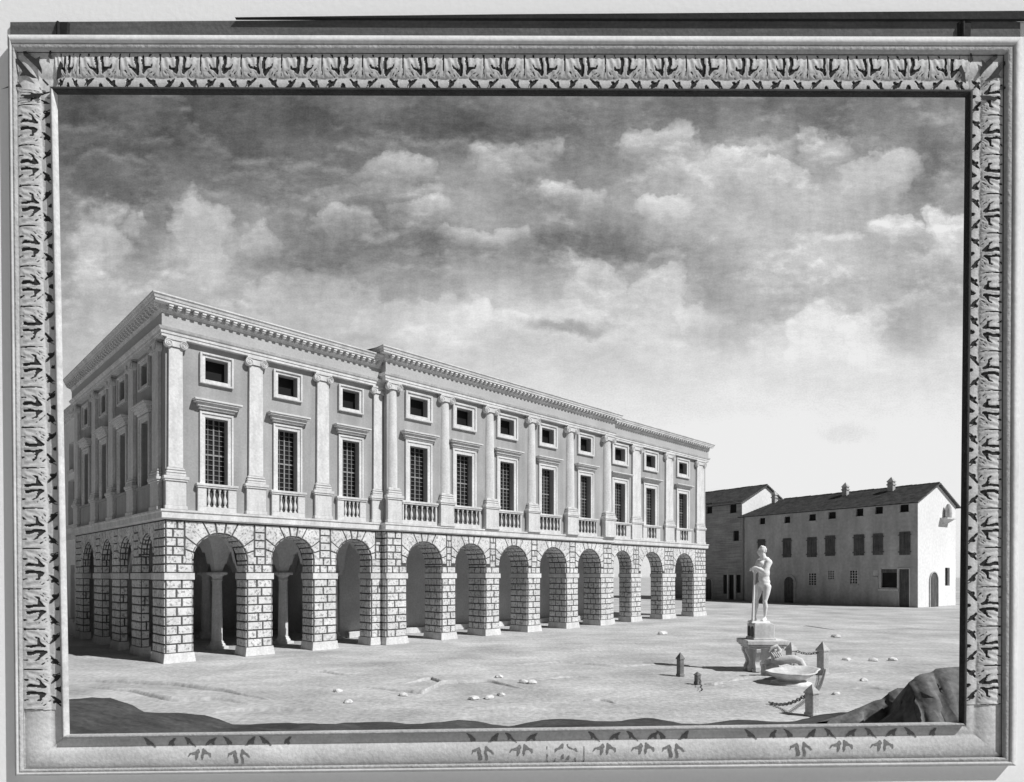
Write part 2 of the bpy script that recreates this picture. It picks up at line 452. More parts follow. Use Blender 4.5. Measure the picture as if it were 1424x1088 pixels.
# string course over the arcade
def band(z0, z1, outs, name, m, parent, segs=((0, 'L'), (1, 'C'), (2, 'R')), side=True, profile=None, k_on=True):
    """horizontal moulding following the plan: profile = list of (out, z)"""
    prof = profile or [(outs, z0), (outs, z1)]
    plan_objs = []
    q = MB()
    for i in range(3):
        s0, s1, y, k = SEC[i]
        pr = [(d, zk(z, k) if k_on else z) for d, z in prof]
        # closed profile loop
        loop = [(-.1, pr[0][1])]+pr+[(-.1, pr[-1][1])]
        def end(mode, sgn, s):                        # how far each profile point runs past the end
            return [s+(sgn*max(d, 0) if mode == 'mitre' else 0) for d, z in loop]
        lm = 'mitre' if i in (0, 1) else 'butt'; rm = 'mitre' if i in (1, 2) else 'butt'
        A = end(lm, -1, s0); B = end(rm, 1, s1)
        va = [(A[j], y-d, z) for j, (d, z) in enumerate(loop)]; vb = [(B[j], y-d, z) for j, (d, z) in enumerate(loop)]
        n = len(loop)
        q.add(va+vb, [(j, (j+1) % n, n+(j+1) % n, n+j) for j in range(n)], 0)
        if i == 0 and side:                           # side return along x=0
            pr0 = loop
            vc = [(-d if d > 0 else .1, SIDE_END+(.0), z) for d, z in loop]
            vd = [(-d if d > 0 else .1, -d if d > 0 else 0.1, z) for d, z in loop]
            q.add(vc+vd, [(j, (j+1) % n, n+(j+1) % n, n+j) for j in range(n)]+[tuple(range(n))], 0)
        if i == 1:                                    # returns
            for xx, sg in ((s0, -1), (s1, 1)):
                vc = [(xx+sg*max(d, 0), .1, z) for d, z in loop]; vd = [(xx+sg*max(d, 0), y-d, z) for d, z in loop]
                q.add(vc+vd, [(j, (j+1) % n, n+(j+1) % n, n+j) for j in range(n)], 0)
        if i == 2:
            vc = [(s1+max(d, 0), 20, z) for d, z in loop]; vd = [(s1+max(d, 0), y-d, z) for d, z in loop]
            q.add(vc+vd, [(j, (j+1) % n, n+(j+1) % n, n+j) for j in range(n)]+[tuple(range(n))], 0)
    return q.build(name, m, parent)
band(0, 0, 0, 'string_course', M['stone'], pal, profile=[(.10, ZB), (.20, ZB+.04), (.24, ZB+.07), (.24, 7.66), (.30, 7.70), (.30, 7.80)])

# upper storeys ------------------------------------------------------------
PIL = [[(.1, .78), (4.17, 5.02), (8.26, 9.06), (12.2, 12.86)],
       [(12.95, 13.78), (17.2, 18.15), (21.4, 22.35), (25.85, 26.85), (30.5, 31.55), (35.55, 36.7)],
       [(40.75, 42.1), (46.55, 47.95), (52.7, 54.3)]]
WIN = [[2.5, 6.48, 10.6], [15.4, 19.4, 23.65, 28.25, 33.1], [38.85, 43.95, 50.0]]
WOPEN = [.585, .72, .8]; WFR = [.87, 1.1, 1.28]       # half widths: opening, frame
SPIL = [(.62, 1.62), (5.0, 6.0), (9.2, 10.3), (13.4, 14.5), (18.4, 19.5)]
SWIN = [3.3, 7.55, 11.75, 16.4]
ZW0, ZW1 = 9.28, 12.78                                # main window
ZA0, ZA1 = 14.78, 15.92                               # attic window
ZARC = 16.5
DEEP = .5
def upper_wall(P, a0, a1, holes, k, z0=7.75, z1=18.0, name='upper_wall'):
    q = MB()
    xs = sorted(set([a0, a1]+[h[0] for h in holes]+[h[1] for h in holes]))
    zs = sorted(set([z0, zk(z1, k)]+[zk(h[2], k) for h in holes]+[zk(h[3], k) for h in holes]))
    for xa, xb in zip(xs, xs[1:]):
        for za, zb in zip(zs, zs[1:]):
            mx, mz = (xa+xb)/2, (za+zb)/2
            if any(h[0] < mx < h[1] and zk(h[2], k) < mz < zk(h[3], k) for h in holes): continue
            q.add([P(xa, 0, za), P(xb, 0, za), P(xb, 0, zb), P(xa, 0, zb)], [(0, 1, 2, 3)])
    for x0, x1, za, zb in holes:
        za, zb = zk(za, k), zk(zb, k)
        L_ = [(x0, za), (x1, za), (x1, zb), (x0, zb)]
        for (p, r_) in zip(L_, L_[1:]+L_[:1]):
            q.add([P(p[0], 0, p[1]), P(r_[0], 0, r_[1]), P(r_[0], -DEEP, r_[1]), P(p[0], -DEEP, p[1])], [(0, 1, 2, 3)])
    return q
for i in range(3):
    s0, s1, y, k = SEC[i]; w = WOPEN[i]
    holes = [(c-w, c+w, ZW0, ZW1) for c in WIN[i]]+[(c-w, c+w, ZA0, ZA1) for c in WIN[i]]
    q = upper_wall(PF[i], s0, s1, holes, k)
    if i == 1:
        for xx in (s0, s1): q.add([(xx, y, 7.75), (xx, 0.1, 7.75), (xx, 0.1, zk(18, k)), (xx, y, zk(18, k))], [(0, 1, 2, 3)])
    if i == 2: q.add([(s1, 0, 7.75), (s1, 20, 7.75), (s1, 20, zk(18, k)), (s1, 0, zk(18, k))], [(0, 1, 2, 3)])
    q.build('upper_wall', M['plaster'], pal, weld=True, normals=False)
w = .62
sh = [(c-w, c+w, ZW0, ZW1) for c in SWIN]+[(c-w, c+w, ZA0, ZA1) for c in SWIN]
M['side'] = M['plaster']
q = upper_wall(PS, 0, SIDE_END, sh, 1.0)
q.add([(0, SIDE_END, 7.3), (12, SIDE_END, 7.3), (12, SIDE_END, 18), (0, SIDE_END, 18)], [(0, 1, 2, 3)])
q.build('upper_wall', M['side'], pal, weld=True, normals=False)

# prototype makers: local axes x along, -y outward, z absolute height
def rect_frame(q, hw, hw2, z0, z1, t0, t1, d, bottom=True, d2=None):
    d2 = d2 or d
    q.box(-hw2, -hw, -d, .0, z0 if not bottom else z0-t0, z1+t1); q.box(hw, hw2, -d, 0, z0 if not bottom else z0-t0, z1+t1)
    q.box(-hw, hw, -d, 0, z1, z1+t1)
    if bottom: q.box(-hw, hw, -d, 0, z0-t0, z0)
def make_window(k, ho, hf):
    """tall window: moulded surround, hood on top, dark panes, lattice"""
    z0, z1 = zk(ZW0, k), zk(ZW1, k); zt = zk(13.15, k)
    q = MB(); q.box(-ho, ho, DEEP-.06, DEEP-.02, z0, z1)
    w = q.build('window', M['glass'])
    q = MB(); t = hf-ho
    rect_frame(q, ho+.0, ho+t*.62, z0, z1, 0, t*.62, .07, False)
    rect_frame(q, ho+t*.62, hf, z0, z1+t*.62, 0, t*.38, .13, False)
    q.build('window_surround', M['stone'], w, bevel=.012)
    q = MB(); zh = max(z1+t+.03, zk(13.17, k)); zh2 = zk(13.66, k); zm = (zh+zh2)/2
    for (a, d, za, zb) in ((.06, .18, zh, zh+.12), (.16, .28, zh+.12, zm+.06), (.3, .42, zm+.06, zh2-.1), (.36, .48, zh2-.1, zh2)):
        q.box(-hf-a, hf+a, -d, 0, za, zb)
    q.build('hood', M['stone'], w, bevel=.015)
    q = MB(); n = 4; m = 13
    for i in range(1, n):
        x = -ho+2*ho*i/n; r = .035 if i == 2 else .014
        q.box(x-r, x+r, DEEP-.12, DEEP-.065, z0, z1)
    for j in range(1, m):
        z = z0+(z1-z0)*j/m; r = .04 if j == 6 else .012
        q.box(-ho, ho, DEEP-.11, DEEP-.07, z-r, z+r)
    q.build('lattice', M['bars'], w)
    return w
def make_attic(k, ho, hf):
    z0, z1 = zk(ZA0, k), zk(ZA1, k)
    q = MB(); q.box(-ho, ho, DEEP-.06, DEEP-.02, z0, z1)
    w = q.build('attic_window', M['glass'])
    q = MB(); t = (hf-ho)
    tz = t*.85
    rect_frame(q, ho, ho+t*.6, z0, z1, tz*.6, tz*.6, .08); rect_frame(q, ho+t*.6, hf, z0-tz*.6, z1+tz*.6, tz*.4, tz*.4, .16)
    q.build('window_surround', M['stone'], w, bevel=.012)
    return w
def volute(q, x, y0, y1, z, r, sg):
    """scroll of an Ionic capital, axis along y, drawn as a real spiral roll"""
    q.lathe([(r*.93, y0+.03), (r*.93, y1)], (x, 0, z), 14, axis='y')
    pts = []
    for i in range(26):
        a = i/25*4.2*PI; rr_ = r*(1-.80*i/25)
        pts.append((x+sg*rr_*math.sin(a), y0+.02, z+rr_*math.cos(a)))
    q.tube(pts, r*.13, 5)
    q.lathe([(r*.2, y0-.015), (r*.2, y0+.03)], (x, 0, z), 8, axis='y')
def make_pilaster(k, w, rnd):
    h = w/2; RS = .18; zb0, zb1 = 9.50, 9.98
    zc0, zc1 = zk(16.02, k), zk(ZARC, k)
    q = MB(); top = zc0+.02; D = .17
    sc = .93
    if rnd:
        pr = [(h*.98, zk(zb1, k)-.02), (h*.98, zk(11.5, k)), (h*.93, zk(13.5, k)), (h*.86, zk(15.5, k)), (h*.85, top)]
        q.lathe(pr, (0, RS, 0), 18, a0=PI, a1=2*PI)
    else:
        a = [(-h, -D, zk(zb1, k)-.02), (h, -D, zk(zb1, k)-.02), (h, 0, zk(zb1, k)-.02), (-h, 0, zk(zb1, k)-.02)]
        b_ = [(-h*sc, -D, top), (h*sc, -D, top), (h*sc, 0, top), (-h*sc, 0, top)]
        q.prism(a, b_)
    p = q.build('pilaster', M['stone'], bevel=0 if rnd else .01)
    P_ = h+.14; D2 = .22 if not rnd else h*.98-RS+.05
    q = MB()
    z1 = zk(9.24, k); zp = zk(7.8, k)
    q.box(-P_-.05, P_+.05, -D2-.05, 0, 7.801, zk(8.0, k)); q.box(-P_, P_, -D2, 0, zk(8.0, k), z1)
    q.box(-P_-.06, P_+.06, -D2-.06, 0, z1, z1+.1); q.box(-P_-.12, P_+.12, -D2-.10, 0, z1+.1, zk(9.5, k))
    q.build('pedestal', M['stone'], p, bevel=.02)
    q = MB()
    za = zk(9.5, k); zb = zk(zb1, k); dz = zb-za
    db = (D if not rnd else h*.98-RS)-.04
    for (e, f0, f1) in ((.13, 0, .3), (.115, .34, .56), (.05, .56, .66), (.08, .66, .84), (.03, .84, 1)):
        q.box(-h-e, h+e, -db-e, 0, za+dz*f0, za+dz*f1)
    q.build('column_base', M['stone'], p, bevel=.03)
    q = MB(); r = .235*(w/.85)**.5
    dc = (D if not rnd else h*.86-RS)
    zz = zc1-.14
    q.box(-h-.12, h+.12, -dc-.12, 0, zz+.04, zc1)                         # abacus
    q.box(-h*.95, h*.95, -dc-.07, 0, zc0+.05, zz+.04)                     # echinus
    for sg in (-1, 1): volute(q, sg*(h+.0), -dc-.12, -.02, zz-r+.06, r, sg)
    q.build('capital', M['stone'], p)
    return p
def make_baluster(z0, z1):
    q = MB(); h = z1-z0
    pr = [(.085, 0), (.085, .07), (.05, .1), (.045, .14), (.085, .26), (.10, .36), (.085, .46), (.04, .62), (.035, .72), (.06, .78), (.045, .84), (.085, .9), (.085, 1)]
    q.lathe([(r, z0+h*t) for r, t in pr], (0, 0, 0), 10)
    return q.build('baluster', M['stone'])
def make_balustrade(k, hw, hb, nb, blocks):
    """rail, plinth, end blocks and balusters under a window"""
    z0, zr = 7.802, zk(9.27, k); q = MB(); d = .20
    q.box(-hw, hw, -d, 0, z0, zk(8.05, k)); q.box(-hw-.04, hw+.04, -d-.06, .0, zk(9.05, k), zk(9.14, k)); q.box(-hw-.08, hw+.08, -d-.10, .0, zk(9.14, k), zr)
    if blocks:
        for sg in (-1, 1):
            x0, x1 = sorted((sg*hw, sg*hb)); q.box(x0, x1, -d, 0, zk(8.05, k), zk(9.05, k))
    p = q.build('balustrade', M['stone'], bevel=.015)
    q = MB(); q.box(-hb, hb, -.035, -.004, zk(8.05, k), zk(9.05, k)); q.build('painted_shadow', M['joint'], p)  # dark panel, its colour paints the shade behind the balusters
    b0 = make_baluster(zk(8.05, k), zk(9.05, k))
    for j in range(nb):
        b_ = b0 if j == 0 else b0.copy()
        if j: C.objects.link(b_)
        b_.parent = p; b_.location = (-hb+2*hb*(j+.5)/nb, -.105, 0)
    return p
def place(proto, used, loc, rz=0, parent=pal):
    o = proto if not used else dup(proto)
    o.parent = parent; o.location = loc; o.rotation_euler = (0, 0, rz)
    return o
cache = {}
def put(key, maker, loc, rz=0):
    if key in cache: return place(cache[key], True, loc, rz)
    cache[key] = maker(); return place(cache[key], False, loc, rz)
for i in range(3):
    s0, s1, y, k = SEC[i]
    for c in WIN[i]:
        put(('w', i), lambda: make_window(k, WOPEN[i], WFR[i]), (c, y, 0))
        put(('a', i), lambda: make_attic(k, WOPEN[i], WFR[i]), (c, y, 0))
        if i == 0: put(('b', i), lambda: make_balustrade(k, 1.0, .56, 4, True), (c, y, 0))
        if i == 1: put(('b', i), lambda: make_balustrade(k, 1.42, 1.3, 6, True), (c, y, 0))
        if i == 2: put(('b', i), lambda: make_balustrade(k, 1.5, .8, 3, True), (c, y, 0))
    for a, b_ in PIL[i]:
        wv = round(b_-a, 1)
        put(('p', i, wv), lambda: make_pilaster(k, wv, i == 1), ((a+b_)/2, y, 0))
for c in SWIN:
    put(('ws',), lambda: make_window(1.0, .62, .95), (0, c, 0), -PI/2)
    put(('as',), lambda: make_attic(1.0, .62, .92), (0, c, 0), -PI/2)
for a, b_ in SPIL:
    put(('ps',), lambda: make_pilaster(1.0, 1.0, False), (0, (a+b_)/2, 0), -PI/2)
# parapet panels between the pedestals of the side
for a, b_ in zip(SPIL, SPIL[1:]):
    q = MB(); x0, x1 = a[1]+.3, b_[0]-.3
    q.box(-.16, 0.001, x0, x1, 9.12, 9.27); q.box(-.1, .001, x0, x1, 7.801, 7.98)
    q.box(-.05, .001, x0+.05, x1-.05, 7.98, 9.12); q.build('parapet', M['side'], pal)

# entablature: architrave, frieze, cornice
band(0, 0, 0, 'architrave', M['stone'], pal, profile=[(.26, 16.5), (.26, 16.64), (.30, 16.65), (.30, 16.79), (.36, 16.83), (.42, 16.95)])
M['frieze'] = mat('frieze_plaster', .42, .36, .5, 9, .08, bump=.08)
band(0, 0, 0, 'frieze', M['frieze'], pal, profile=[(.24, 16.951), (.24, 17.66)])
cor = band(0, 0, 0, 'cornice', M['stone'], pal, profile=[(.26, 17.66), (.30, 17.78), (.33, 17.80), (.33, 18.04), (.66, 18.06), (.66, 18.17), (.70, 18.19), (.73, 18.3), (.79, 18.36), (.79, 18.43)])
# modillions under the corona
mods = []
for i in range(3):
    s0, s1, y, k = SEC[i]
    n = int((s1-s0)/.40); 
    for j in range(n+1): mods.append((s0+.1+(s1-s0-.2)*j/n, y-.33, zk(17.93, k), 0))
n = int(SIDE_END/.48)
for j in range(n+1): mods.append((-.33, -.2+(SIDE_END)*j/n, 17.93, -PI/2))
def wpos(m_): return Matrix.Rotation(ANG, 3, 'Z') @ Vector(m_[:3])+Vector((-17.56, 32.9, 0))
mods.sort(key=lambda m_: (wpos(m_)-Vector((0, 0, H))).length)
def modillion_mb(q, T):
    for (x0, x1, y0, y1, z0, z1) in ((-.10, .10, -.29, 0, .01, .105), (-.085, .085, -.24, 0, -.07, .01), (-.07, .07, -.14, 0, -.12, -.07)):
        vs = [T @ Vector((x, y, z)) for z in (z0, z1) for y in (y0, y1) for x in (x0, x1)]
        q.add(vs, [(0, 2, 3, 1), (4, 5, 7, 6), (0, 1, 5, 4), (2, 6, 7, 3), (0, 4, 6, 2), (1, 3, 7, 5)])
q = MB(); modillion_mb(q, Matrix.Identity(4)); m0 = q.build('modillion', M['stone'])
rest = MB()
for j, (x, y, z, rz) in enumerate(mods):
    if j < 100:
        o = m0 if j == 0 else m0.copy()
        if j: C.objects.link(o)
        o.parent = cor; o.location = (x, y, z); o.rotation_euler = (0, 0, rz)
    else:
        modillion_mb(rest, Matrix.Translation((x, y, z)) @ Matrix.Rotation(rz, 4, 'Z'))
tag(rest.build('modillion_row', M['stone'], cor), kind='stuff')
# low roof behind the cornice
q = MB()
for i in range(3):
    s0, s1, y, k = SEC[i]; z = zk(18.43, k)-.03
    a, b_ = s0-(.7 if i < 2 else 0), s1+(.7 if i > 0 else 0)
    y0 = y-.7
    q.add([(a, y0, z), (b_, y0, z), (b_, 10, z+1.2), (a+ (6 if i == 0 else 0), 10, z+1.2), (b_, 20, z), (a, 20, z), (a, 10, z)], [(0, 1, 2, 3), (3, 2, 4, 5), (0, 3, 5, 6)])
q.build('roof', M['tile'], pal, normals=False)

# inside of the arcade: back wall, corner hall columns, vaults, ceiling
q = MB()
q.box(12.95, 44.5, 5.4, 5.7, -.02, 7.0)               # back wall of the centre and right loggia
q.box(12.95, 13.4, 5.7, 19.5, -.02, 7.0)
q.build('loggia_back_wall', M['inner'], pal)
q = MB(); q.box(0.3, 12.9, 19.3, 19.7, -.02, 7.2); q.build('hall_end_wall', M['inner'], pal)
q = MB(); q.box(13.45, 44.0, 4.9, 5.395, -.02, .42); q.build('stone_bench', M['stone'], pal, bevel=.02)
q = MB(); q.box(.02, 54.78, .02, 19.8, 7.05, 7.24); q.build('loggia_ceiling', M['inner'], pal)
COLS = [(4.4, 5.0), (8.6, 5.0), (12.5, 5.4), (6.4, 12.4), (9.9, 12.4)]
def make_column():
    q = MB()
    q.lathe([(.31, .42), (.31, 1.6), (.265, 4.2)], n=20); c = q.build('loggia_column', M['stone'])
    q = MB(); q.box(-.5, .5, -.5, .5, -.02, .14); q.lathe([(.46, .14), (.48, .22), (.42, .30), (.36, .32), (.40, .38), (.34, .44)], n=20); q.build('column_base', M['stone'], c)
    q = MB(); q.lathe([(.28, 4.1), (.35, 4.14), (.29, 4.2), (.29, 4.32), (.42, 4.46)], n=20); q.box(-.45, .45, -.45, .45, 4.46, 4.62); q.build('capital', M['stone'], c)
    return c
M['inner2'] = M['inner']
c0 = make_column()
for j, (x, y) in enumerate(COLS):
    o = c0 if j == 0 else dup(c0); o.parent = pal; o.location = (x, y, 0); o.rotation_euler = (0, 0, 0)
# groin vaults between columns
q = MB(); xg = [1.32, 4.4, 8.6, 12.88]; yg = [1.36, 5.0, 12.4, 19.3]
for xa, xb in zip(xg, xg[1:]):
    for ya, yb in zip(yg, yg[1:]):
        n = 20; vs = []
        for j in range(n+1):
            for i in range(n+1):
                a = (i/n*2-1)*.999; b_ = (j/n*2-1)*.999
                f = lambda t: math.sqrt(max(0, 1-(t/.82)**2)) if abs(t) < .82 else 0
                z = 4.62+2.35*max(f(a), f(b_))
                vs.append((xa+(xb-xa)*i/n, ya+(yb-ya)*j/n, min(z, 7.03)))
        q.add(vs, [(j*(n+1)+i, j*(n+1)+i+1, (j+1)*(n+1)+i+1, (j+1)*(n+1)+i) for j in range(n) for i in range(n)], 0, False)
q.build('vault', M['inner'], pal, normals=False)

# lower building that continues the side of the palace
adj = empty('adjoining_building', tuple(Matrix.Rotation(ANG, 3, 'Z') @ Vector((.15, SIDE_END+.05, 0))+Vector((-17.56, 32.9, 0))), ANG)
tag(adj, 'plain grey building joined to the far end of the palace side', 'building')
PA = lambda a, n, z: (-n, a, z)
q = MB(); holes = [(1.35, 2.9, 12.3, 14.4), (1.1, 3.2, 8.2, 11.6), (1.0, 2.4, 1.2, 5.2), (5.2, 6.8, 12.3, 14.4), (5.2, 6.8, 8.2, 11.6)]
xs = sorted(set([0, 14]+[h[0] for h in holes]+[h[1] for h in holes])); zs = sorted(set([0, 16.4]+[h[2] for h in holes]+[h[3] for h in holes]))
for xa, xb in zip(xs, xs[1:]):
    for za, zb in zip(zs, zs[1:]):
        mx, mz = (xa+xb)/2, (za+zb)/2
        if any(h[0] < mx < h[1] and h[2] < mz < h[3] for h in holes): continue
        q.add([PA(xa, 0, za), PA(xb, 0, za), PA(xb, 0, zb), PA(xa, 0, zb)], [(0, 1, 2, 3)])
for x0, x1, za, zb in holes:
    L_ = [(x0, za), (x1, za), (x1, zb), (x0, zb)]
    for (p, r_) in zip(L_, L_[1:]+L_[:1]):
        q.add([PA(p[0], 0, p[1]), PA(r_[0], 0, r_[1]), PA(r_[0], -.4, r_[1]), PA(p[0], -.4, p[1])], [(0, 1, 2, 3)])
q.add([(0, 14, 0), (8, 14, 0), (8, 14, 16.4), (0, 14, 16.4)], [(0, 1, 2, 3)])
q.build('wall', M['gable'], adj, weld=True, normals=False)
for x0, x1, za, zb in holes:
    q = MB(); q.box(.36, .40, x0, x1, za, zb); w_ = q.build('window', M['glass'], adj)
    q = MB(); q.box(-.12, 0, x0-.15, x1+.15, za-.22, za-.002); q.build('sill', M['stone'], w_)
q = MB()
for d, za, zb in ((.12, 16.1, 16.35), (.3, 16.35, 16.55), (.42, 16.55, 16.8)): q.box(-d, 0, 0, 14.2, za, zb)
q.build('cornice', M['stone'], adj)
q = MB(); q.box(-.15, 0, 0, 14, 7.1, 7.5); q.build('string_course', M['stone'], adj)
q = MB(); q.add([(-.4, 0, 16.8), (-.4, 14.2, 16.8), (5, 14.2, 18), (5, 0, 18)], [(0, 1, 2, 3)]); q.build('roof', M['tile'], adj, normals=False)

# ------------------------------------------------------------------ HOUSES on the right
HA = Vector((55.0, 88.0, 0)); hd = Vector((-.561, .828, 0)).normalized(); hw = Vector((.828, .561, 0)).normalized()
def house_frame(name, org, label):
    """local x runs along the front away from the near corner, local y into the house"""
    o = empty(name, org); o.matrix_world = Matrix(((hd.x, hw.x, 0, org.x), (hd.y, hw.y, 0, org.y), (0, 0, 1, 0), (0, 0, 0, 1)))
    return tag(o, label, 'house')
# hd x hw is left handed -> use rotation only, with x reversed
RZ = math.atan2(-hd.y, -hd.x)                          # local +x = towards the near corner
def hempty(name, org, label):
    o = empty(name, org, RZ); return tag(o, label, 'house')
def on_front(px, py, org):
    """a line of sight meeting the front plane: distance from the near corner, height"""
    r = ray(px, py); n = hw; o = Vector((0, 0, H))
    k = (org-o).dot(n)/Vector((r.x, r.y, 0)).dot(n)
    p = o+r*k; return (p-org).dot(hd), p.z
def on_gable(px, py, org):
    r = ray(px, py); n = hd; o = Vector((0, 0, H)); k = (org-o).dot(n)/Vector((r.x, r.y, 0)).dot(n)
    p = o+r*k; return (p-org).dot(hw), p.z
def z7(x, y): return 960+x/3.56, 640+y/3.56
def front_rect(l, t, r, b_, org):
    a0, z1 = on_front(*z7(r, t), org); a1, z0 = on_front(*z7(l, b_), org)
    zt = on_front(*z7((l+r)/2, t), org)[1]; zb = on_front(*z7((l+r)/2, b_), org)[1]
    return -a1, -a0, zb, zt                            # in local x (negative going away)
def gable_rect(l, t, r, b_, org):
    a0 = on_gable(*z7(l, t), org)[0]; a1 = on_gable(*z7(r, b_), org)[0]
    return a0, a1, on_gable(*z7((l+r)/2, b_), org)[1], on_gable(*z7((l+r)/2, t), org)[1]
def body(house, L_, W, ze, zr, hipl, mfront, mgable, holes, gholes, ov=.8, rdepth=.35):
    q = MB()
    # front with window recesses (plane y=0, x from -L to 0)
    xs = sorted(set([-L_, 0]+[h[0] for h in holes]+[h[1] for h in holes])); zs = sorted(set([0, ze]+[h[2] for h in holes]+[h[3] for h in holes]))
    for xa, xb in zip(xs, xs[1:]):
        for za, zb in zip(zs, zs[1:]):
            mx, mz = (xa+xb)/2, (za+zb)/2
            if any(h[0] < mx < h[1] and h[2] < mz < h[3] for h in holes): continue
            q.add([(xa, 0, za), (xb, 0, za), (xb, 0, zb), (xa, 0, zb)], [(0, 1, 2, 3)])
    for x0, x1, za, zb in holes:
        l = [(x0, za), (x1, za), (x1, zb), (x0, zb)]
        for p, r_ in zip(l, l[1:]+l[:1]): q.add([(p[0], 0, p[1]), (r_[0], 0, r_[1]), (r_[0], rdepth, r_[1]), (p[0], rdepth, p[1])], [(0, 1, 2, 3)])
    q.add([(-L_, W, 0), (0, W, 0), (0, W, ze), (-L_, W, ze)], [(0, 1, 2, 3)])
    q.add([(-L_, 0, 0), (-L_, W, 0), (-L_, W, ze), (-L_, 0, ze)], [(0, 1, 2, 3)])
    q.build('wall', mfront, house, weld=True, normals=False)
    # gable end (plane x=0): columns of quads cut at the holes
    q = MB(); ys = sorted(set([0, W/2, W]+[h[0] for h in gholes]+[h[1] for h in gholes]))
    top = lambda y: ze+(zr-ze)*(1-abs(y-W/2)/(W/2))
    for ya, yb in zip(ys, ys[1:]):
        hs = sorted([h for h in gholes if h[0] < (ya+yb)/2 < h[1]], key=lambda h: h[2]); z = 0
        for h in hs:
            if h[2] > z+.01: q.add([(.003, ya, z), (.003, yb, z), (.003, yb, h[2]), (.003, ya, h[2])], [(0, 1, 2, 3)])
            z = h[3]
        q.add([(.003, ya, z), (.003, yb, z), (.003, yb, top(yb)), (.003, ya, top(ya))], [(0, 1, 2, 3)])
    for y0, y1, za, zb in gholes:
        l = [(y0, za), (y1, za), (y1, zb), (y0, zb)]
        for p, r_ in zip(l, l[1:]+l[:1]): q.add([(.003, p[0], p[1]), (.003, r_[0], r_[1]), (-rdepth, r_[0], r_[1]), (-rdepth, p[0], p[1])], [(0, 1, 2, 3)])
    q.build('gable_wall', mgable, house, weld=True, normals=False)
    # roof slabs with thickness and rows of tiles
    q = MB(); th = .22
    sl = (zr-ze)/(W/2)
    def roof_side(sg):
        n = 16
        ye = -ov if sg > 0 else W+ov; zee = ze-sl*ov+.12
        for j in range(n):                             # courses of tiles stepping down
            f0, f1 = j/n, (j+1)/n
            y0 = W/2+(ye-W/2)*f0; y1 = W/2+(ye-W/2)*f1; z0 = zr+.12+(zee-zr-.12)*f0; z1 = zr+.12+(zee-zr-.12)*f1
            xl0 = -L_+hipl*(1-f0) if hipl else -L_-ov*.5; xl1 = -L_+hipl*(1-f1) if hipl else -L_-ov*.5
            if hipl: xl0 -= ov*f0; xl1 -= ov*f1
            a = [(xl0, y0, z0+.0), (ov*.5, y0, z0+.0), (ov*.5, y1, z1+.09), (xl1, y1, z1+.09)]
            b_ = [(x, y, z-th) for x, y, z in a]; q.prism(a, b_)
    roof_side(1); roof_side(-1)
    if hipl:
        a = [(-L_+hipl, W/2, zr+.12), (-L_-ov, -ov, ze-sl*ov+.2), (-L_-ov, W+ov, ze-sl*ov+.2)]
        q.prism(a, [(x, y, z-.2) for x, y, z in a])
    rf = q.build('roof', M['tile'], house)
    q = MB(); r = random.Random(4)                     # ridge tiles
    n = int((L_-hipl)/.6)
    for j in range(n):
        x = -j*.6; zz = zr+.14+r.uniform(-.03, .03)
        q.lathe([(.16, x+.3), (.13, x-.3)], (0, W/2, zz), 8, axis='x')
    q.build('ridge_tiles', M['tile'], rf)
    return rf
def win_plain(house, rc, name='window', m='glass', y=.3):
    q = MB(); q.box(rc[0], rc[1], y, y+.04, rc[2], rc[3]); return q.build(name, M[m], house)
def shutters(house, rc):
    x0, x1, z0, z1 = rc; w = (x1-x0)
    q = MB(); q.box(x0+.05, x1-.05, .25, .3, z0, z1); wn = q.build('window', M['glass'], house)
    for (a, b_) in ((x0-.12, (x0+x1)/2-.02), ((x0+x1)/2+.02, x1+.12)):
        q = MB(); q.box(a, b_, -.09, -.03, z0-.08, z1+.08)
        n = 4
        for j in range(1, n):
            x = a+(b_-a)*j/n; q.box(x-.012, x+.012, -.10, -.09, z0-.08, z1+.08)
        for z in (z0+.35, z1-.35): q.box(a-.16*(a < (x0+x1)/2-.3), b_+.16*(b_ > (x0+x1)/2+.3), -.13, -.10, z-.07, z+.07)
        q.build('shutter', M['shutter'], wn)
def bars(house, rc):
    x0, x1, z0, z1 = rc; wn = win_plain(house, rc)
    q = MB(); n = 3; m = 5
    for j in range(n+1): x = x0+(x1-x0)*j/n; q.box(x-.05, x+.05, -.02, .05, z0, z1)
    for j in range(m+1): z = z0+(z1-z0)*j/m; q.box(x0, x1, -.03, .04, z-.045, z+.045)
    q.build('window_bars', M['stone'], wn)
    q = MB(); q.box(x0-.12, x1+.12, -.14, -.002, z0-.2, z0-.055); q.build('sill', M['house'], wn)
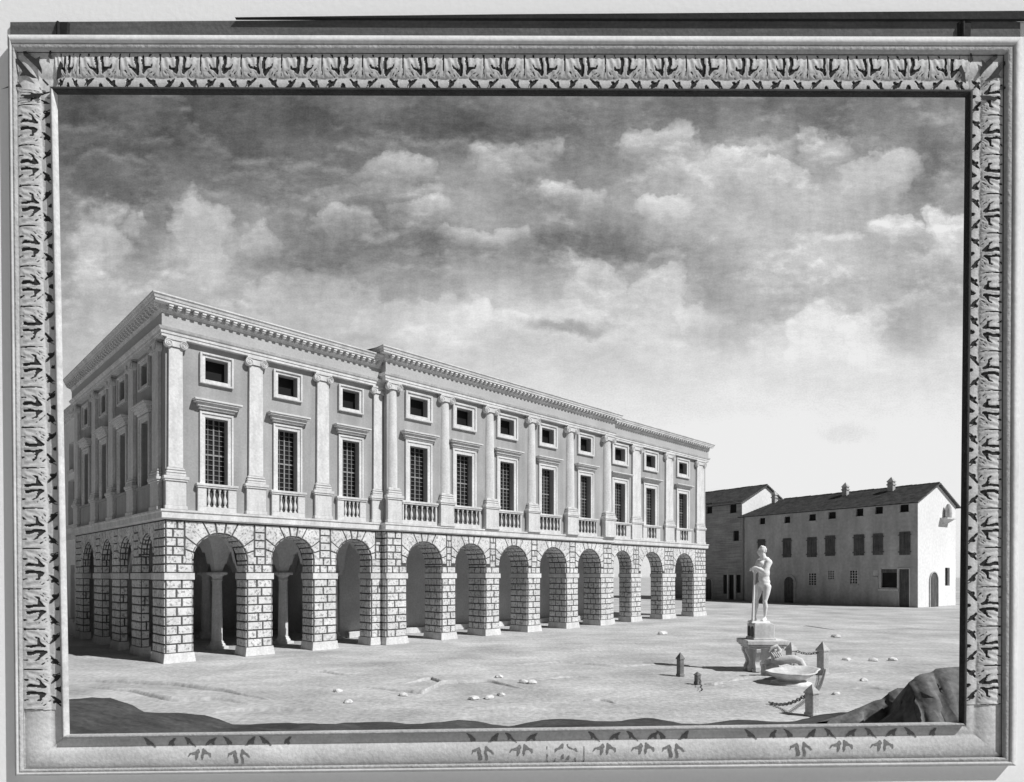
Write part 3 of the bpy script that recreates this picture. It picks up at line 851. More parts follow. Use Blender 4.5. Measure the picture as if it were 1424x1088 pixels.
def arch_door(house, rc, surround=True, gable=False, m='shutter'):
    x0, x1, z0, z1 = rc; z0 = -.01; R = (x1-x0)/2; c = (x0+x1)/2; zs = z1-R
    T = (lambda x, y, z: (x, y, z)) if not gable else (lambda x, y, z: (-y, x, z))
    q = MB(); pts = [(x0, z0)]+arch_pts(c, R, zs, 12)+[(x1, z0)]
    q.prism([T(x, -.02, z) for x, z in pts], [T(x, -.06, z) for x, z in pts]); d = q.build('door', M[m], house)
    q = MB()                                           # boards
    for j in range(1, 5):
        x = x0+(x1-x0)*j/5; zt = zs+math.sqrt(max(0, R*R-(x-c)**2))*.96
        a = [T(x-.02, -.06, z0), T(x+.02, -.06, z0), T(x+.02, -.06, zt), T(x-.02, -.06, zt)]
        b_ = [T(x-.02, -.08, z0), T(x+.02, -.08, z0), T(x+.02, -.08, zt), T(x-.02, -.08, zt)]; q.prism(a, b_)
    q.build('boards', M['joint'], d)
    t = .38 if surround else .14
    q = MB(); ip = [(x0, z0), (x0, zs)]+arch_pts(c, R, zs, 12)[1:-1]+[(x1, zs), (x1, z0)]; op = [(x0-t, z0), (x0-t, zs)]+arch_pts(c, R+t, zs, 12)[1:-1]+[(x1+t, zs), (x1+t, z0)]
    for j in range(len(ip)-1):
        a = [ip[j], ip[j+1], op[j+1], op[j]]; q.prism([T(x, -.003, z) for x, z in a], [T(x, -.16, z) for x, z in a])
    if surround:
        for sg in (x0-t-.15, x1-.02): 
            a = [T(x, -.162, z) for x, z in ((sg, zs-.15), (sg+t+.17, zs-.15), (sg+t+.17, zs+.1), (sg, zs+.1))]; b_ = [T(x, -.24, z) for x, z in ((sg, zs-.15), (sg+t+.17, zs-.15), (sg+t+.17, zs+.1), (sg, zs+.1))]; q.prism(a, b_)
    q.build('door_surround', M['house'], d)
def chimney(rf, x, y, z, w=.75, h=2.2):
    q = MB(); q.box(x-w/2, x+w/2, y-w/2, y+w/2, z-1.2, z+h*.5)
    q.box(x-w/2-.1, x+w/2+.1, y-w/2-.1, y+w/2+.1, z+h*.5, z+h*.6)
    q.box(x-w/2, x+w/2, y-w/2, y+w/2, z+h*.6, z+h*.78)
    k = w/2+.12
    q.add([(x-k, y-k, z+h*.78), (x+k, y-k, z+h*.78), (x+k, y+k, z+h*.78), (x-k, y+k, z+h*.78), (x, y, z+h*1.2)], [(0, 1, 2, 3), (0, 1, 4), (1, 2, 4), (2, 3, 4), (3, 0, 4)])
    return q.build('chimney', M['post'], rf)

h1 = hempty('house', HA, 'long low plastered house with dark tiled roof and shuttered windows')
A1 = [front_rect(*r, HA) for r in ((343, 287, 370, 318), (465, 280, 494, 312), (587, 268, 621, 301), (683, 257, 720, 291), (821, 240, 856, 278), (915, 231, 953, 267), (1037, 220, 1081, 258))]
S1 = [front_rect(*r, HA) for r in ((338, 395, 368, 470), (462, 390, 496, 480), (583, 385, 622, 478), (673, 377, 713, 472), (814, 372, 857, 470), (909, 367, 950, 467), (1040, 358, 1085, 467))]
B1 = [front_rect(*r, HA) for r in ((585, 560, 624, 620), (680, 547, 713, 590), (789, 546, 828, 612), (908, 545, 924, 575))]
SH = front_rect(945, 540, 1025, 632, HA); DR = front_rect(1033, 540, 1084, 718, HA); AD = front_rect(467, 578, 513, 708, HA)
DR = (DR[0], DR[1], 0, DR[3])
GD = gable_rect(1184, 556, 1222, 720, HA); GW = gable_rect(1261, 533, 1284, 622, HA)
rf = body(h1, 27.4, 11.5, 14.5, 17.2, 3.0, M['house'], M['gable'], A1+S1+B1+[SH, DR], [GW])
for r in A1:
    wn = win_plain(h1, r)
    q = MB(); q.box(r[0]-.1, r[1]+.1, -.1, -.002, r[2]-.16, r[2]-.002); q.build('sill', M['house'], wn)
for r in S1: shutters(h1, r)
for r in B1: bars(h1, r)
wn = win_plain(h1, SH, 'shop_window')
q = MB(); x0, x1, z0, z1 = SH
q.box(x0-.22, x0-.001, -.12, .1, z0-.2, z1+.1); q.box(x1+.001, x1+.16, -.12, .1, z0-.2, z1+.1); q.box(x0-.3, x1+.2, -.3, -.002, z0-.42, z0-.2); q.box(x0, x1, -.1, .1, z0-.2, z0-.001)
q.build('window_surround', M['stone'], wn)
q = MB(); q.box(x0+.0, x1, .1, .14, z1-.5, z1); q.build('lintel_board', M['shutter'], wn)
dr = win_plain(h1, DR, 'door', 'shutter', .2)
q = MB(); x0, x1, z0, z1 = DR; q.box(x0-.1, x0-.002, -.1, .1, 0, z1+.1); q.box(x1+.002, x1+.14, -.1, .1, 0, z1+.1); q.box(x0, x1, -.1, .1, z1+.002, z1+.14)
q.build('door_surround', M['stone'], dr)
arch_door(h1, AD, True)
arch_door(h1, GD, False, True)
q = MB(); q.box(-.34, -.3, GW[0], GW[1], GW[2], GW[3]); wn = q.build('window', M['glass'], h1)
for (px_, w_) in ((416, .8), (768, .9), (995, .95)):
    # on the ridge-side of the front slope
    yy = 4.6; best = None
    zc = 14.5+(17.2-14.5)*yy/5.75
    o = HA+hw*yy; r = ray(960+px_/3.56, 690); k = None
    # intersect the sight line (in plan) with the line o + hd*t
    a, b_ = r.x, r.y
    t = (o.x*b_-o.y*a)/(hd.y*a-hd.x*b_)
    chimney(rf, -t, yy, zc, w_*.8, 1.8)
# little chimney stack on a corbelled shelf on the gable end
g0, gz = on_gable(*z7(1215, 290), HA); g1, _ = on_gable(*z7(1305, 295), HA); gs = HA
yc = (on_gable(*z7(1258, 285), HA)[0])
q = MB(); zt = on_gable(*z7(1258, 285), HA)[1]
q.box(.004, .95, yc-1.4, yc+1.4, zt-.28, zt-.08)
q.prism([(.004, yc-1.2, zt-.28), (.8, yc-1.2, zt-.28), (.8, yc+1.2, zt-.28), (.004, yc+1.2, zt-.28)], [(.004, yc-.5, zt-.9), (.15, yc-.5, zt-.9), (.15, yc+.5, zt-.9), (.004, yc+.5, zt-.9)])
br = q.build('bracket_shelf', M['stone'], h1)
q = MB(); q.lathe([(.42, zt-.08), (.46, zt+.5), (.4, zt+1.3), (.3, zt+1.6), (.14, zt+1.9)], (.5, yc, 0), 12); q.build('bell_turret', M['post'], br)

HB = HA+hd*27.9
h2 = hempty('house', HB, 'taller bare brick house behind the left end of the long low house')
fr2 = lambda *r: front_rect(*r, HB)
A2 = [fr2(80, 215, 108, 265), fr2(195, 215, 228, 262)]; W2 = [fr2(162, 568, 183, 662), fr2(190, 568, 216, 690), fr2(226, 568, 249, 657), fr2(212, 350, 240, 400)]
D2 = fr2(80, 588, 108, 705)
rf2 = body(h2, 16, 13.4, 16.9, 20.2, 0, M['brick'], M['gable'], A2+W2, [])
for r in A2+W2: win_plain(h2, r)
for (a, b_) in ((W2[0], W2[1]), (W2[1], W2[2])):
    q = MB(); x0, x1 = a[1]+.02, b_[0]-.02
    if x1-x0 < .2: x1 = x0+.2
    q.box(x0, x1, -.1, .0, min(a[2], b_[2]), a[3]); q.build('window_mullion', M['stone'], h2)
arch_door(h2, D2, False)

# ------------------------------------------------------------------ STATUE, PEDESTAL, BASIN
SX, SY = (1057-CX)/F*30.5, 30.5
U = 30.5/F                                             # metres per photo pixel at that distance
ped = empty('pedestal', (SX, SY, 0)); tag(ped, 'stone pedestal with bracketed table slab under the statue', 'pedestal')
zs_ = lambda y: H+(YH-y)*U
zt0, zt1, zt2 = zs_(897), zs_(889), zs_(866)
q = MB(); q.box(-.42, .52, -.42, .52, zt1, zt2-.06); q.box(-.38, .46, -.38, .46, zt2-.06, zt2)
q.box(-.47, .57, -.47, .57, zt1-.001, zt1+.09); up_ = q.build('upper_block', M['stone'], ped, bevel=.02)
q = MB()
for sg in (-1, 1):
    x = .04+sg*.2-.09; pts = [(x, -.425, zt1+.12), (x+.17, -.425, zt1+.12), (x+.17, -.425, zt2-.2)]+[]
    # panels with rounded heads on the left cheek
for (y0, y1) in ((-.34, -.02), (.08, .40)):
    R = (y1-y0)/2; c = (y0+y1)/2; pts = [(y0, zt1+.13)]+arch_pts(c, R, zt2-.16-R, 8)+[(y1, zt1+.13)]
    q.prism([(-.421, a, z) for a, z in pts], [(-.445, a, z) for a, z in pts])
q.build('niche_panel', M['joint'], up_)
q = MB()
q.box(-.86, 1.05, -.75, .75, zt0+.06, zt1); q.box(-.80, .99, -.69, .69, zt0-.02, zt0+.06); q.box(-.72, .9, -.6, .6, zt0-.12, zt0-.02)
q.build('table_slab', M['stone'], ped, bevel=.03)
q = MB(); q.box(-.45, .62, -.40, .45, -.02, zt0-.12); q.box(-.52, .7, -.48, .5, -.02, .12); q.build('base_block', M['stone'], ped, bevel=.02)
def bracket(x, y, ax, sg, w=.2):
    q = MB(); out = .0
    prof_ = [(0, zt0-.12), (.30, zt0-.12), (.30, zt0-.28), (.20, zt0-.45), (.10, zt0-.75), (.12, .35), (.2, .2), (.2, .0), (0, 0)]
    if ax == 'y': a = [(x-w/2, y+sg*d, z) for d, z in prof_]; b_ = [(x+w/2, y+sg*d, z) for d, z in prof_]
    else: a = [(x+sg*d, y-w/2, z) for d, z in prof_]; b_ = [(x+sg*d, y+w/2, z) for d, z in prof_]
    q.prism(a, b_); return q.build('bracket', M['stone'], ped, bevel=.02)
for (x, y, ax, sg) in ((-.32, -.401, 'y', -1), (.5, -.401, 'y', -1), (-.451, -.2, 'x', -1), (-.451, .25, 'x', -1), (.621, -.2, 'x', 1), (.621, .25, 'x', 1)): bracket(x, y, ax, sg)

# figure: round cones and ellipsoids fused by a voxel remesh into one surface
K = 1/8.37*U
def sp(px, py, d=0.): return Vector(((px-393)*K, d, (975-py)*K))
fig = bmesh.new()
def cone(p, q_, r0, r1, n=14):
    p, q_ = Vector(p), Vector(q_); ax = q_-p; L_ = ax.length
    if L_ < 1e-5: return
    rot = ax.to_track_quat('Z', 'Y').to_matrix().to_4x4(); T = Matrix.Translation(p) @ rot
    bmesh.ops.create_cone(fig, cap_ends=True, segments=n, radius1=r0, radius2=r1, depth=L_, matrix=T @ Matrix.Translation((0, 0, L_/2)))
    for c, r in ((p, r0), (q_, r1)): bmesh.ops.create_icosphere(fig, subdivisions=2, radius=r*1.0, matrix=Matrix.Translation(c))
def ell(c, rx, ry, rz, rot=(0, 0, 0)):
    from mathutils import Euler
    bmesh.ops.create_icosphere(fig, subdivisions=3, radius=1, matrix=Matrix.Translation(c) @ Euler(rot).to_matrix().to_4x4() @ Matrix.Diagonal((rx, ry, rz, 1)))
S_ = K                                                 # one zoomed photo pixel
def R(a): return a*S_
# legs: (far) his right leg left in the picture, (near) his left leg
hipR = sp(402, 560, .12); kneeR = sp(357, 735, .08); ankR = sp(343, 925, .12)
hipL = sp(462, 575, -.16); kneeL = sp(430, 742, -.20); ankL = sp(437, 925, -.12)
for hp, kn, an in ((hipR, kneeR, ankR), (hipL, kneeL, ankL)):
    cone(hp, hp.lerp(kn, .45), R(44), R(40)); cone(hp.lerp(kn, .4), kn, R(41), R(25)); ell(kn+Vector((-R(5), -R(4), 0)), R(23), R(23), R(28))
    cone(kn, kn.lerp(an, .35)+Vector((R(6), 0, 0)), R(24), R(27)); cone(kn.lerp(an, .35)+Vector((R(6), 0, 0)), an, R(26), R(13))
    ft = an+Vector((-R(36), -R(26), 0)); ft.z = R(14)
    heel = an+Vector((R(8), R(4), 0)); heel.z = R(16)
    cone(heel, an, R(17), R(14)); cone(heel, ft, R(16), R(15)); cone(an+Vector((-R(4), -R(3), -R(8))), ft, R(14), R(12))
    side = Vector((R(8), -R(11), 0))
    for j in range(5):
        o_ = ft+side*(j-2)*.55; e = o_+Vector((-R(16-j*1.8), -R(10), -R(4))); e.z = R(7); cone(o_, e, R(7.5-j*.5), R(5.5-j*.4), 8)
# pelvis, waist, chest (leaning a little forward, chest turned to the viewer)
pel = sp(440, 545); ell(pel, R(62), R(64), R(52)); ell(sp(478, 572, .02), R(36), R(58), R(42)); ell(sp(452, 590, -.12), R(46), R(36), R(50))
wst = sp(438, 480); ell(wst, R(62), R(60), R(74)); ell(sp(424, 505, -.05), R(46), R(50), R(52)); ell(sp(446, 520), R(62), R(62), R(50))
ch = sp(432, 345); ell(ch, R(74), R(80), R(88), (0, .12, 0)); ell(sp(440, 415), R(62), R(68), R(84)); ell(sp(402, 310, -.13), R(38), R(36), R(34)); ell(sp(394, 318, .06), R(34), R(34), R(32))
ell(sp(455, 300, 0), R(55), R(80), R(46)); ell(sp(462, 255, 0), R(40), R(52), R(28))
# neck and head in profile to the left
nk = sp(432, 250, 0); cone(nk, sp(420, 195, -.01), R(38), R(32))
hc = sp(414, 150, -.02); ell(hc, R(42), R(34), R(46)); ell(sp(396, 178, -.02), R(28), R(25), R(34)); ell(sp(385, 207, -.02), R(14), R(14), R(12))
cone(sp(373, 150, -.02), sp(358, 172, -.02), R(7), R(8.5), 8); ell(sp(368, 189, -.02), R(9), R(12), R(4)); ell(sp(370, 197, -.02), R(9), R(11), R(4.5))
ell(sp(378, 140, -.07), R(9), R(13), R(6)); ell(sp(378, 140, .03), R(9), R(13), R(6)); ell(sp(420, 165, -.16), R(9), R(5), R(14)); ell(sp(420, 165, .12), R(9), R(5), R(14))
rn = random.Random(2)
for j in range(70):                                    # curls of hair
    a = rn.uniform(-.5, 2.3); b_ = rn.uniform(-1, 1)
    d = Vector((math.sin(a)*1.0*(1-abs(b_)*.25), b_*.95, math.cos(a))); d.normalize()
    if d.x < -.45: continue
    ell(hc+Vector((d.x*R(43)+R(3), d.y*R(36), d.z*R(46)+R(2))), R(10), R(10), R(9))
ell(hc+Vector((R(4), 0, R(6))), R(44), R(38), R(46))
# shoulders and arms: near arm bent to the staff head, far arm joining it
shL = sp(468, 296, -.24); elL = sp(412, 408, -.34); wrL = sp(330, 352, -.16)
shR = sp(412, 285, .26); elR = sp(366, 395, .30); wrR = sp(318, 362, .04)
ell(shL, R(42), R(40), R(44)); ell(shR, R(36), R(34), R(38))
for sh_, el_, wr_ in ((shL, elL, wrL), (shR, elR, wrR)):
    cone(sh_, sh_.lerp(el_, .5), R(39), R(37)); cone(sh_.lerp(el_, .45), el_, R(37), R(28)); cone(el_, el_.lerp(wr_, .35), R(29), R(30)); cone(el_.lerp(wr_, .3), wr_, R(29), R(17))
def hand(w, dirv, side, down):
    """palm over the staff head with five curling fingers"""
    pc = w+dirv*R(22); ell(w+dirv*R(8), R(15), R(15), R(12))
    for t in (-1, -.33, .33, 1): cone(w+dirv*R(6)+side*R(7*t), pc+side*R(11*t)+dirv*R(4), R(9), R(8.5), 10)
    for j, (t, ln) in enumerate(((-1.1, 15), (-.37, 18), (.37, 17), (1.1, 13))):
        k0 = pc+side*R(12*t)+dirv*R(5); k1 = k0+dirv*R(ln*.75)+down*R(5); k2 = k1+dirv*R(ln*.35)+down*R(ln*.75); k3 = k2-dirv*R(3)+down*R(ln*.6)
        cone(k0, k1, R(7), R(6.2), 8); cone(k1, k2, R(6.2), R(5.6), 8); cone(k2, k3, R(5.6), R(4.6), 8)
    t0 = w+dirv*R(10)-side*R(13); t1 = t0-side*R(10)+dirv*R(10)+down*R(8); cone(t0, t1, R(8), R(7), 8); cone(t1, t1+dirv*R(9)+down*R(12), R(7), R(5.5), 8)
hand(wrL, Vector((-.93, .25, .12)).normalized(), Vector((.2, -.95, .2)).normalized(), Vector((-.2, 0, -1)).normalized())
hand(wrR, Vector((-.9, -.25, -.05)).normalized(), Vector((-.2, .95, .0)).normalized(), Vector((0, 0, -1)))
# small rock under the feet
me = bpy.data.meshes.new('statue'); fig.to_mesh(me); fig.free(); me.materials.append(M['marble'])
st = bpy.data.objects.new('statue', me); C.objects.link(st); st.location = (SX+(393-393)*K, SY, zt2+.07)
rm = st.modifiers.new('fuse', 'REMESH'); rm.mode = 'VOXEL'; rm.voxel_size = .017; rm.use_smooth_shade = True
sm = st.modifiers.new('soften', 'SMOOTH'); sm.factor = .5; sm.iterations = 9
st.location.x = (1010+393/8.37-CX)/F*SY
tag(st, 'white marble nude male statue leaning with both hands on a staff, atop the pedestal', 'statue')
q = MB(); r_ = random.Random(9)
q.prism([(-.52+r_.uniform(-.03, .03), -.34, 0), (.36, -.36, 0), (.42, .3, 0), (-.5, .34, 0)], [(-.47, -.30, .085), (.32, -.31, .085), (.36, .26, .085), (-.44, .30, .085)])
q.build('ground_slab', M['marble'], st, bevel=.02).location = (0, 0, -.07)
q = MB(); q.tube([sp(325, 372, -.07), sp(318, 560, -.07), sp(308, 760, -.07), sp(302, 955, -.07)], [R(12), R(11), R(13), R(17)], 10); q.lathe([(R(9), 0), (R(17), R(8)), (R(15), R(18)), (R(6), R(24))], tuple(sp(325, 372, -.07)), 10)
q.build('staff', M['marble'], st)

# basin with curling spout
BX = (1100-CX)/F*26.9; BY = 26.9
bas = empty('fountain_basin', (BX, BY, 0)); tag(bas, 'low shell shaped stone basin in front of the pedestal', 'basin')
q = MB(); n = 40; prof_ = [(0.62, 0), (.64, .06), (.56, .12), (.5, .18), (.78, .34), (.96, .50), (1.02, .58), (.97, .60), (.9, .55), (.72, .42), (.3, .34), (0.01, .33)]
vs = []
for r, h in prof_:
    for i in range(n):
        a = 2*PI*i/n; fl = 1+.035*math.cos(a*9)*(r > .6)
        tip = 1+.30*max(0, math.cos(a-.5))**4*(r > .7)     # shell lip drawn out to the right
        vs.append((r*fl*tip*math.cos(a), r*.86*fl*math.sin(a)*tip, h*.82+.13*max(0, math.cos(a-.6))*(r > .7)))
q.add(vs, [(j*n+i, j*n+(i+1) % n, (j+1)*n+(i+1) % n, (j+1)*n+i) for j in range(len(prof_)-1) for i in range(n)], 0, True)
q.build('bowl', M['stone'], bas, normals=True)
q = MB(); q.lathe([(.8, -.02), (.8, .04), (.66, .06), (.64, .1)], n=28); q.build('basin_foot', M['stone'], bas)
spx = (1082-CX)/F*28.6
spt = empty('spout', (spx, 28.6, 0)); tag(spt, 'scrolled stone dolphin spout curling between pedestal and basin', 'fountain spout')
U2 = 28.6/F; pz = lambda y: H+(YH-y)*U2; pxx = lambda x: (x-1082)*U2
pts = [(1066, 906), (1070, 900), (1077, 898), (1081, 903), (1078, 909), (1073, 911), (1073, 917), (1080, 918), (1088, 915), (1096, 914), (1103, 917), (1107, 925), (1106, 934)]
q = MB(); q.tube([(pxx(x), -.25 if i < 7 else -.3-.1*(i-6), pz(y)) for i, (x, y) in enumerate(pts)], [.04, .07, .09, .10, .12, .14, .17, .19, .19, .18, .16, .13, .10], 12)
q.build('dolphin_body', M['stone'], spt)
q = MB()
for (x, y, rx, rz) in ((1078, 926, .42, .40), (1086, 934, .5, .3), (1070, 933, .3, .3)):
    bm_ = [(rx*math.cos(a)*math.sin(b_)+pxx(x), .15+rx*.8*math.sin(a)*math.sin(b_), max(-.02, pz(y)+rz*math.cos(b_))) for b_ in [PI*j/8 for j in range(9)] for a in [2*PI*i/14 for i in range(14)]]
    q.add(bm_, [(j*14+i, j*14+(i+1) % 14, (j+1)*14+(i+1) % 14, (j+1)*14+i) for j in range(8) for i in range(14)], 0, True)
q.box(pxx(1064), pxx(1100), -.1, .5, -.02, .5)
q.build('rock_support', M['stone'], spt)
q = MB()
for i in range(5): q.tube([(pxx(1068+i*3), -.35, pz(906)), (pxx(1070+i*3.5), -.42, pz(910+i)), (pxx(1074+i*4), -.38, pz(917))], [.02, .035, .02], 6)
q.build('fins', M['stone'], spt)

# chain posts
def post(x, y, h, w, label, m=None, base=True):
    p = gpt(x, y); e = empty('chain_post', (p.x, p.y, 0), .5); tag(e, label, 'bollard', 'pointed stone posts around the fountain')
    m = m or M['post']; q = MB(); a = w/2
    q.box(-a, a, -a, a, 0, h*.70)
    o = q.build('shaft', m, e, bevel=.02)
    q = MB(); k = a*1.18
    q.box(-k, k, -k, k, h*.70, h*.74)
    q.add([(-k, -k, h*.74), (k, -k, h*.74), (k, k, h*.74), (-k, k, h*.74), (0, 0, h)], [(0, 1, 4), (1, 2, 4), (2, 3, 4), (3, 0, 4)]); q.build('pointed_cap', m, e)
    q = MB(); k = a*1.15; q.box(-k, k, -k, k, -.02, .09); q.build('foot', m, e, bevel=.015)
    return Vector((p.x, p.y, 0))
pA = post(1144, 938, 1.50, .36, 'tallest pointed stone post, behind the right edge of the basin')
pB = post(1129, 995, 1.00, .30, 'nearest pointed stone post, in front of the basin by the dark bank')
pC = post(1100, 934, 1.38, .34, 'pointed stone post half hidden behind the scrolled spout')
M['shade_post'] = mat('shade_toned_post_stone', .24, .14, 3, 15, .2, bump=.5, bscale=12)  # darker copy of the post stone, shade put into its colour
pD = post(946, 940, 1.05, .24, 'weathered post, painted dark for its shade, standing alone left of the fountain, taller of the dark pair', M['shade_post'])
pE = post(970, 951, .50, .2, 'short broken dark post beside a loose bit of chain', M['shade_post'])
def chain(a, b_, sag, label, n=None, r=.055):
    a, b_ = Vector(a), Vector(b_); L_ = (b_-a).length; n = n or int(L_/.105); q = MB()
    pt = lambda t: a.lerp(b_, t)-Vector((0, 0, sag*4*t*(1-t)))
    for i in range(n):
        t = (i+.5)/n; c = pt(t); c.z = max(c.z, .03); d = (pt(min(1, t+.01))-pt(max(0, t-.01))).normalized()
        s1 = d.orthogonal().normalized(); s2 = d.cross(s1); s = s1 if i % 2 else s2
        q.tube([c+d*(math.cos(u_)*r*1.5)+s*(math.sin(u_)*r) for u_ in [2*PI*j/10 for j in range(10)]], r*.28, 5, closed=True)
    o = q.build('chain', M['iron'], normals=False); return tag(o, label, 'chain', 'iron chains hung between the fountain posts')
chain(pC+Vector((.15, 0, 1.0)), pA+Vector((-.18, 0, 1.0)), .12, 'chain sagging between the two rear posts')
chain(pA+Vector((.0, -.2, .25)), pB+Vector((.08, .1, .74)), .28, 'chain running from the foot of the tallest post to the nearest post')
e_ = gpt(1070, 979); chain(pB+Vector((-.12, 0, .70)), Vector((e_.x, e_.y, .04)), .18, 'chain hanging from the nearest post with its loose end on the ground')
e_ = gpt(980, 962); chain(pE+Vector((.05, -.12, .25)), Vector((e_.x-.1, e_.y, .04)), .05, 'short loose chain fallen beside the broken dark post', 6)

# ------------------------------------------------------------------ FRAME AND WALL
YF = 5.0
def fp(x, y, d=0.): p = dpt(x, y, YF); return Vector((p.x, YF-d, p.z))      # a point of the frame plane, d proud of the wall
O_ = [(80, 132), (1342, 136), (1333, 1004), (97, 1021)]
Q_ = [(27, 77), (1392, 81), (1389, 1051), (37, 1068)]
S_q = [(19, 57), (1414, 60), (1405, 1062), (29, 1076)]
frm = empty('picture_frame', tuple(fp(712, 1062))); tag(frm, 'large grey picture frame carved with acanthus leaves around the view', 'frame')
base = Vector(frm.location)
# piercing wall that carries the frame, with the opening cut through it
wl = MB(); T = .35
outer = [(-700, -200), (2100, -200), (2100, 1610), (-700, 1610)]
Ow = [(77, 129), (1345, 133), (1336, 1007), (94, 1024)]
Wb = [(-20, 40), (1440, 40), (1430, 1100), (0, 1110)]          # splayed: wider behind
for dd in (0, -T):
    for i in range(4):
        j = (i+1) % 4; W_ = Ow if dd == 0 else Wb; wl.add([fp(*outer[i], dd), fp(*outer[j], dd), fp(*W_[j], dd), fp(*W_[i], dd)], [(0, 1, 2, 3)])
for i in range(4):
    j = (i+1) % 4; wl.add([fp(*Ow[i]), fp(*Ow[j]), fp(*Wb[j], -T), fp(*Wb[i], -T)], [(0, 1, 2, 3)]); wl.add([fp(*outer[i]), fp(*outer[j]), fp(*outer[j], -T), fp(*outer[i], -T)], [(0, 1, 2, 3)])
tag(wl.build('wall', M['wall']), 'plain white wall carrying the frame', 'wall')
def lerp2(a, b_, t): return (a[0]+(b_[0]-a[0])*t, a[1]+(b_[1]-a[1])*t)
HGT = lambda v: .022+.030*math.sin(PI*min(1, v/.34))*(v < .34)+(.012+.058*math.sin(PI*min(1, (v-.30)/.70))**.7 if v > .30 else 0)   # v: 0 inner .. 1 outer
def hgt(v):
    a = .020*math.sin(PI*v/.36) if v < .36 else 0
    b_ = .012+.050*max(0, math.sin(PI*(v-.34)/.66))**.75 if v >= .34 else .012*max(0, v/.34)
    return .016+.30*max(a, b_)
def rail(name, side, qa, qb, prof_, m):
    """one mitred side; prof_ = (w, height): w 0 at loop qa .. 1 at loop qb"""
    i, j = side, (side+1) % 4; q = MB(); vs = []
    for w_, h_ in prof_:
        for t in (0, 1):
            p = lerp2(qa[i], qb[i], w_) if t == 0 else lerp2(qa[j], qb[j], w_)
            vs.append(fp(p[0], p[1], h_)-base)
    n = len(prof_)
    q.add(vs, [(2*k, 2*k+1, 2*k+3, 2*k+2) for k in range(n-1)], 0, True)
    return q.build(name, m, frm, normals=False)
NP = 22
I2 = [(83.5-7, 135-7), (1345, 132), (1337, 1008), (93, 1025)]                # outer edge of the inner fillet
I2 = [(76, 128), (1346, 132), (1337, 1008), (93, 1025)]
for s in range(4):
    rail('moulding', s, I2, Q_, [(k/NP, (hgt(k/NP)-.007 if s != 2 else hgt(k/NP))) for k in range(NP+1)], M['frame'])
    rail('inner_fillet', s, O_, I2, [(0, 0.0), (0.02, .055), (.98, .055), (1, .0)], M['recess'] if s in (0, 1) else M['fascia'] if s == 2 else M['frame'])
    rail('outer_fascia', s, Q_, S_q, [(-.04, .0), (.0, .022), (.05, .022), (.06, .05), (.28, .055), (.5, .05)], M['fascia'])
    rail('outer_slat', s, Q_, S_q, [(.5, .0), (.505, .060), (.98, .060), (1.0, .0)], M['slat'])
    rail('dark_line', s, Q_, S_q, [(-.005, .024), (.055, .0235)], M['recess'])  # thin dark painted line between moulding and fascia

# acanthus cells
def seg_d(px_, py_, ax, ay, bx, by):
    dx, dy = bx-ax, by-ay; t = max(0, min(1, ((px_-ax)*dx+(py_-ay)*dy)/(dx*dx+dy*dy+1e-12)))
    return math.hypot(px_-ax-dx*t, py_-ay-dy*t), t
def in_poly(x, y, P_):
    c = False; n = len(P_)
    for i in range(n):
        x1, y1 = P_[i]; x2, y2 = P_[(i+1) % n]
        if (y1 > y) != (y2 > y) and x < (x2-x1)*(y-y1)/(y2-y1)+x1: c = not c
    return c
def pdist(x, y, P_):
    d = min(seg_d(x, y, *P_[i], *P_[(i+1) % len(P_)])[0] for i in range(len(P_)))
    return -d if in_poly(x, y, P_) else d
TRI = [(.13, .665), (.20, .68), (.28, .75), (.315, .70), (.37, .72), (.36, .80), (.44, .955), (.36, .935), (.25, .85)]
NOT = [(0, .80), (.045, .86), (.055, .93), (.12, .955), (.15, .995), (0, .995)]
def sdf(x, y, kind='full'):
    """x -.5..5 across the pitch, y 0 outer .. 1 inner; negative = cut away"""
    x = abs(x); d = 9
    if kind in ('full', 'slots', 'worn'):
        e, t = seg_d(x, y, .085, .12, .075, .56); d = min(d, e-(.040-.012*t))
        e, t = seg_d(x, y, .09, .50, .17, .44); d = min(d, e-(.055-.02*t))
        e, t = seg_d(x, y, .17, .44, .245, .42); d = min(d, e-.026)
        e, t = seg_d(x, y, .245, .42, .29, .32); d = min(d, e-(.024-.014*t))
    if kind in ('full', 'slots'):
        d = min(d, max(.5-x-(.020-.016*min(1, y/.6)), y-.62))
        e, t = seg_d(x, y, .27, -.02, .245, .14); d = min(d, e-(.022-.014*t))
    if kind == 'full':
        e, t = seg_d(x, y, .20, .62, .36, .44); d = min(d, e-.007)
        e, t = seg_d(x, y, .28, .64, .40, .50); d = min(d, e-.006)
    if kind in ('full', 'tri', 'worn'):
        d = min(d, pdist(x, y, TRI))
    if kind == 'full': d = min(d, pdist(x, y, NOT))
    return d
